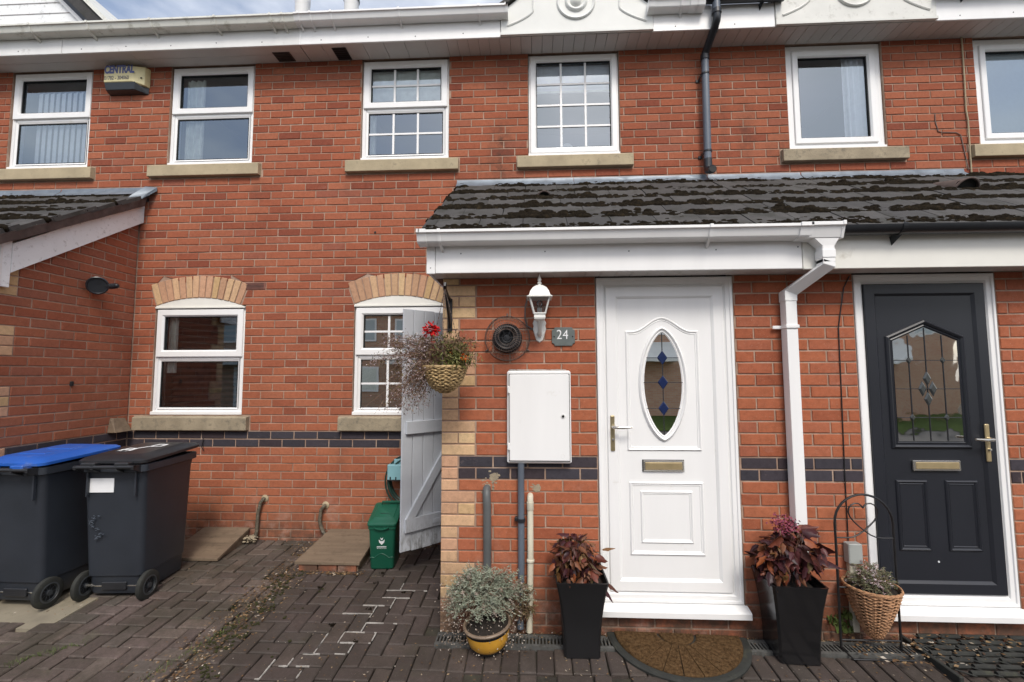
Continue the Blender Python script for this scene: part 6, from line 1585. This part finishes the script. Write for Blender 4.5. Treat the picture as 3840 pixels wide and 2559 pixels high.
# dark withered plant behind, at the wall foot
e = empty('withered_plant', (.52, -1.27, .02), 'dark withered stems at the wall foot behind the yellow bowl', 'plant')
sprigs('w', e, (0, 0, .06), 46, .11, .035, .27, 'dryleaf', 55, .014, .003, 26)

# half-moon door mat
e = empty('door_mat', (1.462, -1.255, gz(-1.3) + .004), 'half moon brown coir door mat with fan pattern in front of the white door', 'door mat')
e.rotation_euler = (radians(3.1), 0, radians(-2))
def half(rx, ry, z, n=30): return [(rx * cos(pi + pi * i / n), ry * sin(pi + pi * i / n), z) for i in range(n + 1)]
MB().loft([half(.415, .405, 0), half(.415, .405, .012), half(.400, .390, .016), half(.385, .372, .014)], True, True).build('rubber_edge', 'rubber', e)
# coir fan: sectors with grooves
mb = MB(); random.seed(14)
def coirpad(a0, a1, r0, r1, m=6):
    g = .010
    top = []; bot = []
    for (r, ra, rb) in ((r0, a0, a1), (r1, a1, a0)):
        for i in range(m + 1):
            a = ra + (rb - ra) * i / m; aa = a
            x, y = r * cos(aa) * .385 / .385, r * sin(aa) * .968
            top.append((x, y, .026)); bot.append((x, y, .010))
    cx_ = sum(p[0] for p in top) / len(top); cy_ = sum(p[1] for p in top) / len(top)
    sh = lambda p, k, z: (cx_ + (p[0] - cx_) * k, cy_ + (p[1] - cy_) * k, z)
    mb.loft([[sh(p, .99, .010) for p in top], [sh(p, .985, .020) for p in top], [sh(p, .95, .0255) for p in top]], False, True)
NS = 11
for i in range(NS):
    a0 = pi + pi * i / NS + .004; a1 = pi + pi * (i + 1) / NS - .004
    coirpad(a0, a1, .115, .372)
coirpad(pi + .02, 2 * pi - .02, .004, .105, 12)
mb.build('coir', 'coir', e)
fb = MB()
for i in range(5200):
    a = random.uniform(pi + .01, 2 * pi - .01); r = .372 * sqrt(random.random()); x, y = r * cos(a), r * sin(a) * .968
    k = ((a - pi) / pi * NS) % 1
    if (.10 < r < .118) or (r > .115 and (k < .05 or k > .95)): continue
    dx, dy = random.gauss(0, .0035), random.gauss(0, .0035); fb.quadlist([(x - .0012, y, .024), (x + .0012, y, .024), (x + dx, y + dy, .033)], [(0, 1, 2)])
fb.build('fibres', 'coir', e, norm=False)
# rubber scraper mat at the dark door
e = empty('scraper_mat', (0, 0, 0), 'black slotted rubber scraper mat strewn with leaves in front of the anthracite door', 'door mat')
zz_ = gz(-1.35) + .012
rows = 8
for r in range(rows):
    y = -1.165 - r * .052
    n = 6
    for k in range(n):
        x0 = 2.845 + .003 * r + k * .132 + (.066 if r % 2 else 0)
        if x0 > 3.62: continue
        MB().tube([(x0, y, gz(y) + .020), (x0 + .108, y, gz(y) + .020)], .0135, 8).build('rubber_rib', 'rubber', e, smooth=True)
for s in range(-4, 8):
    xa = 2.83 + s * .132 - .02
    P = []
    for r in range(rows + 1):
        y = -1.139 - r * .052; P.append((xa + .066 * r * 0 + (.0 if r % 2 else .066) * 0 + .132 * 0 + r * .066, y, gz(y) + .020))
    P = [p for p in P if 2.83 < p[0] < 3.66]
    if len(P) > 1: MB().tube(P, .0045, 5).build('web', 'rubber', e)
MB().bevbox(2.815, 2.838, -1.60, -1.135, gz(-1.6) - .005, gz(-1.2) + .022, .004).build('mat_edge', 'rubber', e, norm=False)
MB().bevbox(2.838, 3.66, -1.152, -1.138, gz(-1.14), gz(-1.14) + .024, .004).build('mat_edge', 'rubber', e, norm=False)
MB().box(2.84, 3.66, -1.585, -1.15, -.09, -.085).build('mat_base', 'rubber', e, norm=False)

# ------------------------------------------------------------------ wire plant stand with wicker cone
e = empty('plant_stand', (0, 0, 0), 'black wire arch plant stand with heart motif in front of the porch wall', 'plant stand')
ya = -1.325; xm = 2.565; hw = .168
P = [(xm - hw, ya, -.03), (xm - hw + .001, ya, .60)]
for i in range(17):
    a = pi - pi * i / 16; P.append((xm + hw * cos(a), ya, .685 + .17 * sin(a)))
P += [(xm + hw + .0, ya, .60), (xm + hw + .004, ya, -.03)]
MB().tube(P, .0068, 8).build('arch', 'iron', e, smooth=True)
ht = [(xm + a, ya, b) for a, b in ((0, .775), (.010, .792), (.026, .802), (.048, .803), (.068, .793), (.082, .775), (.086, .752), (.078, .726), (.060, .700), (.035, .675), (.0, .645), (-.035, .620), (-.065, .607), (-.10, .602), (-.163, .603))]
MB().tube(ht, .0042, 6).build('heart', 'iron', e, smooth=True)
MB().tube([(2 * xm - x, y - .0005, z) for x, y, z in ht], .0042, 6).build('heart', 'iron', e, smooth=True)
for z in (.318, .02): MB().tube([(xm - hw, ya, z), (xm + hw, ya, z)], .005, 6).build('crossbar', 'iron', e, smooth=True)
MB().tube([(xm - hw, ya, -.02), (xm - hw, ya - .10, -.03)], .005, 6).tube([(xm + hw, ya, -.02), (xm + hw, ya - .10, -.03)], .005, 6).tube([(xm - hw, ya - .10, -.03), (xm + hw, ya - .10, -.03)], .005, 6).build('foot', 'iron', e, smooth=True)
def wicker(par, c, prof, rows, n, mat, r=.0042, seed=1, core='wicker_dark', lean=(0, 0)):
    """woven basket: horizontal withies weaving over stakes"""
    random.seed(seed)
    zs = [p[1] for p in prof]; z0, z1 = zs[0], zs[-1]
    def rad(z):
        for (ra, za), (rb, zb_) in zip(prof, prof[1:]):
            if za <= z <= zb_: return ra + (rb - ra) * (z - za) / (zb_ - za)
        return prof[-1][0]
    off = lambda z: (c[0] + lean[0] * (z1 - z), c[1] + lean[1] * (z1 - z))
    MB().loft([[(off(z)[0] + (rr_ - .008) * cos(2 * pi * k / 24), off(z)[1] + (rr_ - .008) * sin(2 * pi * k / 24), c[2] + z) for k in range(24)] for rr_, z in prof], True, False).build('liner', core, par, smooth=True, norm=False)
    for j in range(rows):
        z = z0 + (z1 - z0) * (j + .5) / rows; R0 = rad(z); P = []
        for k in range(n * 2 + 1):
            a = 2 * pi * k / (n * 2); w = .0042 * (1 if (k + j) % 2 else -1); ox, oy = off(z)
            P.append((ox + (R0 + w) * cos(a), oy + (R0 + w) * sin(a), c[2] + z + random.gauss(0, .0011) + .002 * (1 if (k // 2 + j) % 2 else -1)))
        MB().tube(P, [r * random.uniform(.8, 1.15) for _ in P], 5, False).build('withy', mat, par, norm=False)
    sk = MB()
    for k in range(n):
        a = 2 * pi * k / n; sk.tube([(off(z)[0] + rr_ * cos(a), off(z)[1] + rr_ * sin(a), c[2] + z) for rr_, z in prof], r * .8, 4, False)
    sk.build('stakes', mat, par, norm=False)
    P = []
    for t in range(3):
        P = [(off(z1)[0] + (rad(z1) + .003 * cos(a * 9 + t * 2.1)) * cos(a), off(z1)[1] + (rad(z1) + .003 * cos(a * 9 + t * 2.1)) * sin(a), c[2] + z1 + .005 * sin(a * 9 + t * 2.1)) for a in [2 * pi * k / 60 for k in range(61)]]
        MB().tube(P, r * 1.1, 5, False).build('rim_braid', mat, par, norm=False)
    MB().lathe([(rad(z1) - .006, 0), (.01, .012), (0, .013)], 20, (off(z1)[0], off(z1)[1], c[2] + z1 - .02), cap0=False).build('soil', 'soil', par, norm=False)
e = empty('wicker_cone', (0, 0, 0), 'reddish woven cone basket held in the wire plant stand', 'basket')
wicker(e, (2.588, ya + .0, .035), [(.014, 0), (.042, .022), (.068, .075), (.098, .15), (.124, .23), (.140, .295)], 30, 18, 'wicker_red', .0042, 5, lean=(-.0, .0))
e = empty('heather', (2.588, ya, .325), 'straggly heather growing in the woven cone basket', 'plant')
sprigs('h', e, (0, 0, -.01), 170, .15, .12, .165, 'heather', 61, .009, .0018, 34, deadfrac=.12, deadmat='lilac', lo=.0)

# ------------------------------------------------------------------ hanging basket on its bracket
e = empty('basket_bracket', (0, 0, 0), 'black iron scroll bracket on the porch corner', 'bracket')
MB().bevbox(.034, .066, D - .014, D - .0015, 1.86, 2.085, .003).build('back_bar', 'iron', e, norm=False)
MB().tube([(.050, D - .006, 2.075), (.052, D - .10, 2.085), (.060, D - .20, 2.095), (.066, D - .262, 2.10), (.068, D - .282, 2.118), (.068, D - .272, 2.134)], .011, 8).build('arm', 'iron', e, smooth=True)
MB().tube([(.050, D - .006, 1.885), (.052, D - .03, 1.93), (.056, D - .10, 1.98), (.058, D - .15, 2.03), (.060, D - .20, 2.092)], .009, 8).build('strut', 'iron', e, smooth=True)
MB().tube([(.054, D - .05, 1.97 + .03 * sin(t)) if False else (.054, D - .06 - .03 * cos(t), 2.01 + .03 * sin(t)) for t in [k * .5 for k in range(12)]], .004, 6).build('scroll', 'iron', e, smooth=True)
BX, BY, BZ = .070, -1.48, 1.625
e = empty('hanging_basket', (0, 0, 0), 'woven straw hanging basket on chains at the porch corner', 'hanging basket')
wicker(e, (BX, BY, BZ - .155), [(.018, 0), (.055, .018), (.085, .045), (.108, .085), (.124, .125), (.132, .155)], 15, 19, 'wicker', .0052, 9)
for k in range(3):
    a = 2 * pi * k / 3 + .6; n = 26
    p0 = Vector((BX + .13 * cos(a), BY + .13 * sin(a), BZ)); p1 = Vector((.068, D - .275, 2.098)); ch_ = MB()
    for i in range(n): p = p0.lerp(p1, (i + .5) / n); ch_.tube([p - (p1 - p0).normalized() * .008, p + (p1 - p0).normalized() * .008], .0016 if i % 2 else .0026, 4, False)
    ch_.build('chain', 'wire', e, norm=False)
pl = empty('basket_plants', (BX, BY, BZ), 'dried trailing stems with red and orange flowers filling the hanging basket', 'plant')
def cloud(par, nm, mat, n, fn, l, w, seed, stems=None):
    random.seed(seed); mb = MB()
    for i in range(n):
        p = Vector(fn()); v, f = leafshape(l * random.uniform(.5, 1.3), w * random.uniform(.6, 1.2))
        m = Matrix.Translation(p) @ Matrix.Rotation(random.uniform(0, 6.3), 4, 'Z') @ Matrix.Rotation(random.uniform(-1.3, 1.3), 4, 'Y') @ Matrix.Rotation(random.uniform(-1, 1), 4, 'X')
        mb.quadlist([m @ Vector(q) for q in v], f)
    return mb.build(nm, mat, par, norm=False)
random.seed(71); tw = MB(); tips = []
for i in range(360):
    t = random.random()
    if t < .70:      # trailing to the left and down
        tip = Vector((-.06 - abs(random.gauss(.15, .11)), random.gauss(-.03, .07), random.uniform(-.28, .20)))
        if tip.x > -.10 and tip.z < -.05: tip.x -= .1
    else: tip = Vector((random.uniform(-.05, .22), random.gauss(-.02, .06), random.uniform(.02, .17)))
    base = Vector((random.gauss(-.03, .05), random.gauss(0, .04), -.01)); mid = (base + tip) / 2 + Vector((random.gauss(0, .02), random.gauss(-.01, .02), .06 + .02 * random.random()))
    P = [base, base.lerp(mid, .55) + Vector((0, 0, .02)), mid, mid.lerp(tip, .5) + Vector((-.01, 0, .012)), tip]
    tw.tube(P, [.0014, .0012, .001, .0009, .0007], 3, False); tips.append(P)
    for k in range(4):
        q_ = P[2].lerp(P[4], random.random()); d_ = q_ + Vector((random.gauss(0, .022), random.gauss(0, .02), random.gauss(0, .022))); tw.tube([q_, d_], .0008, 3, False); tips.append([q_, q_, q_, q_, d_])
tw.build('trailing_stems', 'twig', pl, norm=False)
def ontip(s=.010):
    P = random.choice(tips); q_ = P[3].lerp(P[4], random.uniform(.0, 1.1)); return (q_.x + random.gauss(0, s), q_.y + random.gauss(0, s), q_.z + random.gauss(0, s))
def ontipL():
    while True:
        q_ = ontip(.012)
        if q_[0] < -.07: return q_
cloud(pl, 'brown_leaves', 'dryleaf', 1700, lambda: ontip(.012), .016, .008, 72)
cloud(pl, 'faded_flowers', 'lilac', 1500, ontipL, .0095, .0085, 73)
cloud(pl, 'seed_heads', 'twig', 1200, lambda: ontip(.010), .008, .006, 74)
cloud(pl, 'green_leaves', 'greenleaf', 1000, lambda: (random.gauss(.06, .055), random.gauss(-.05, .04), abs(random.gauss(.06, .05))), .028, .009, 75)
def flower(x, y, z, r, mat, nm, n=60, sq_=1.0):
    random.seed(int(x * 1e4) & 0xffff); mb = MB()
    for i in range(n):
        d = Vector((random.gauss(0, 1), random.gauss(-.4, 1), random.gauss(0, .9) * sq_)).normalized() * r * random.uniform(.4, 1); v, f = leafshape(r * .5, r * .42)
        m = Matrix.Translation((x + d.x, y + d.y, z + d.z)) @ d.to_track_quat('X', 'Z').to_matrix().to_4x4(); mb.quadlist([m @ Vector(q) for q in v], f)
    return mb.build(nm, mat, pl, norm=False)
flower(-.082, -.03, .222, .042, 'red_petal', 'red_flower', 130, .7); flower(-.066, -.03, .158, .018, 'red_petal', 'red_flower', 36, 1.6); flower(-.058, -.03, .112, .016, 'red_petal', 'red_flower', 30, 1.6)
MB().tube([(-.02, 0, 0), (-.05, -.03, .10), (-.07, -.03, .21)], .0025, 5).tube([(.02, 0, 0), (-.058, -.025, .05), (-.055, -.03, .11)], .002, 5).build('flower_stem', 'greenleaf', pl, norm=False)
flower(.122, -.06, .052, .027, 'orange_petal', 'orange_flower', 60, .9); flower(.050, -.04, .092, .021, 'orange_petal', 'orange_flower', 46, .8)

# ------------------------------------------------------------------ the houses opposite (seen in the glass)
random.seed(15)
for k, x in enumerate((-13.5, -4.6, 4.6, 13.5)):
    lab = ('brick house opposite with white gable, mirrored far left in the panes', 'brick house opposite with white gable, mirrored in the kitchen windows', 'brick house opposite with white gable, mirrored in the door glass', 'brick house opposite with white gable, mirrored far right')[k]
    e = empty('opposite_house', (x, -17, -.14), lab, 'house', 'houses across the road')
    MB().box(-4.2, 4.2, -7, 0, -.3, 5.0).build('wall', 'far_brick', e, norm=False)
    MB().loft([[(xx, .5, 4.9), (xx, -3.5, 7.4), (xx, -7.5, 4.9)] for xx in (-4.3, 4.3)], True, True).build('roof', 'roof_far', e)
    MB().loft([[(-2.6, yy, 4.6), (2.6, yy, 4.6), (0, yy, 7.2)] for yy in (.25, -.6)], True, True).build('gable', 'render', e)
    for wx in (-2.9, -.9, 1.2, 3.0):
        w_ = MB().box(wx - .55, wx + .55, .002, .05, 3.3, 4.4).build('window', 'pvc', e, norm=False); MB().box(wx - .47, wx + .47, .05, .055, 3.38, 4.32).build('pane', 'obscure', w_, norm=False)
    for wx in (-2.9,):
        w_ = MB().box(wx - .7, wx + .7, .002, .05, .9, 2.1).build('window', 'pvc', e, norm=False); MB().box(wx - .6, wx + .6, .05, .055, 1.0, 2.0).build('pane', 'curtain', w_, norm=False)
    MB().box(-.4, .5, .002, .05, 0, 2.1).build('front_door', 'pvc', e, norm=False)
    MB().loft([[(-1.6, .9, 2.35), (1.8, .9, 2.35), (1.8, .0, 3.0), (-1.6, .0, 3.0)], [(-1.6, .9, 2.2), (1.8, .9, 2.2), (1.8, .0, 2.2), (-1.6, .0, 2.2)]], True, True).build('porch_canopy', 'render', e)

finish_layers()
for o in list(SC.objects):
    if o.name.startswith('terraced_house'): o.location = (0, 0, 0)
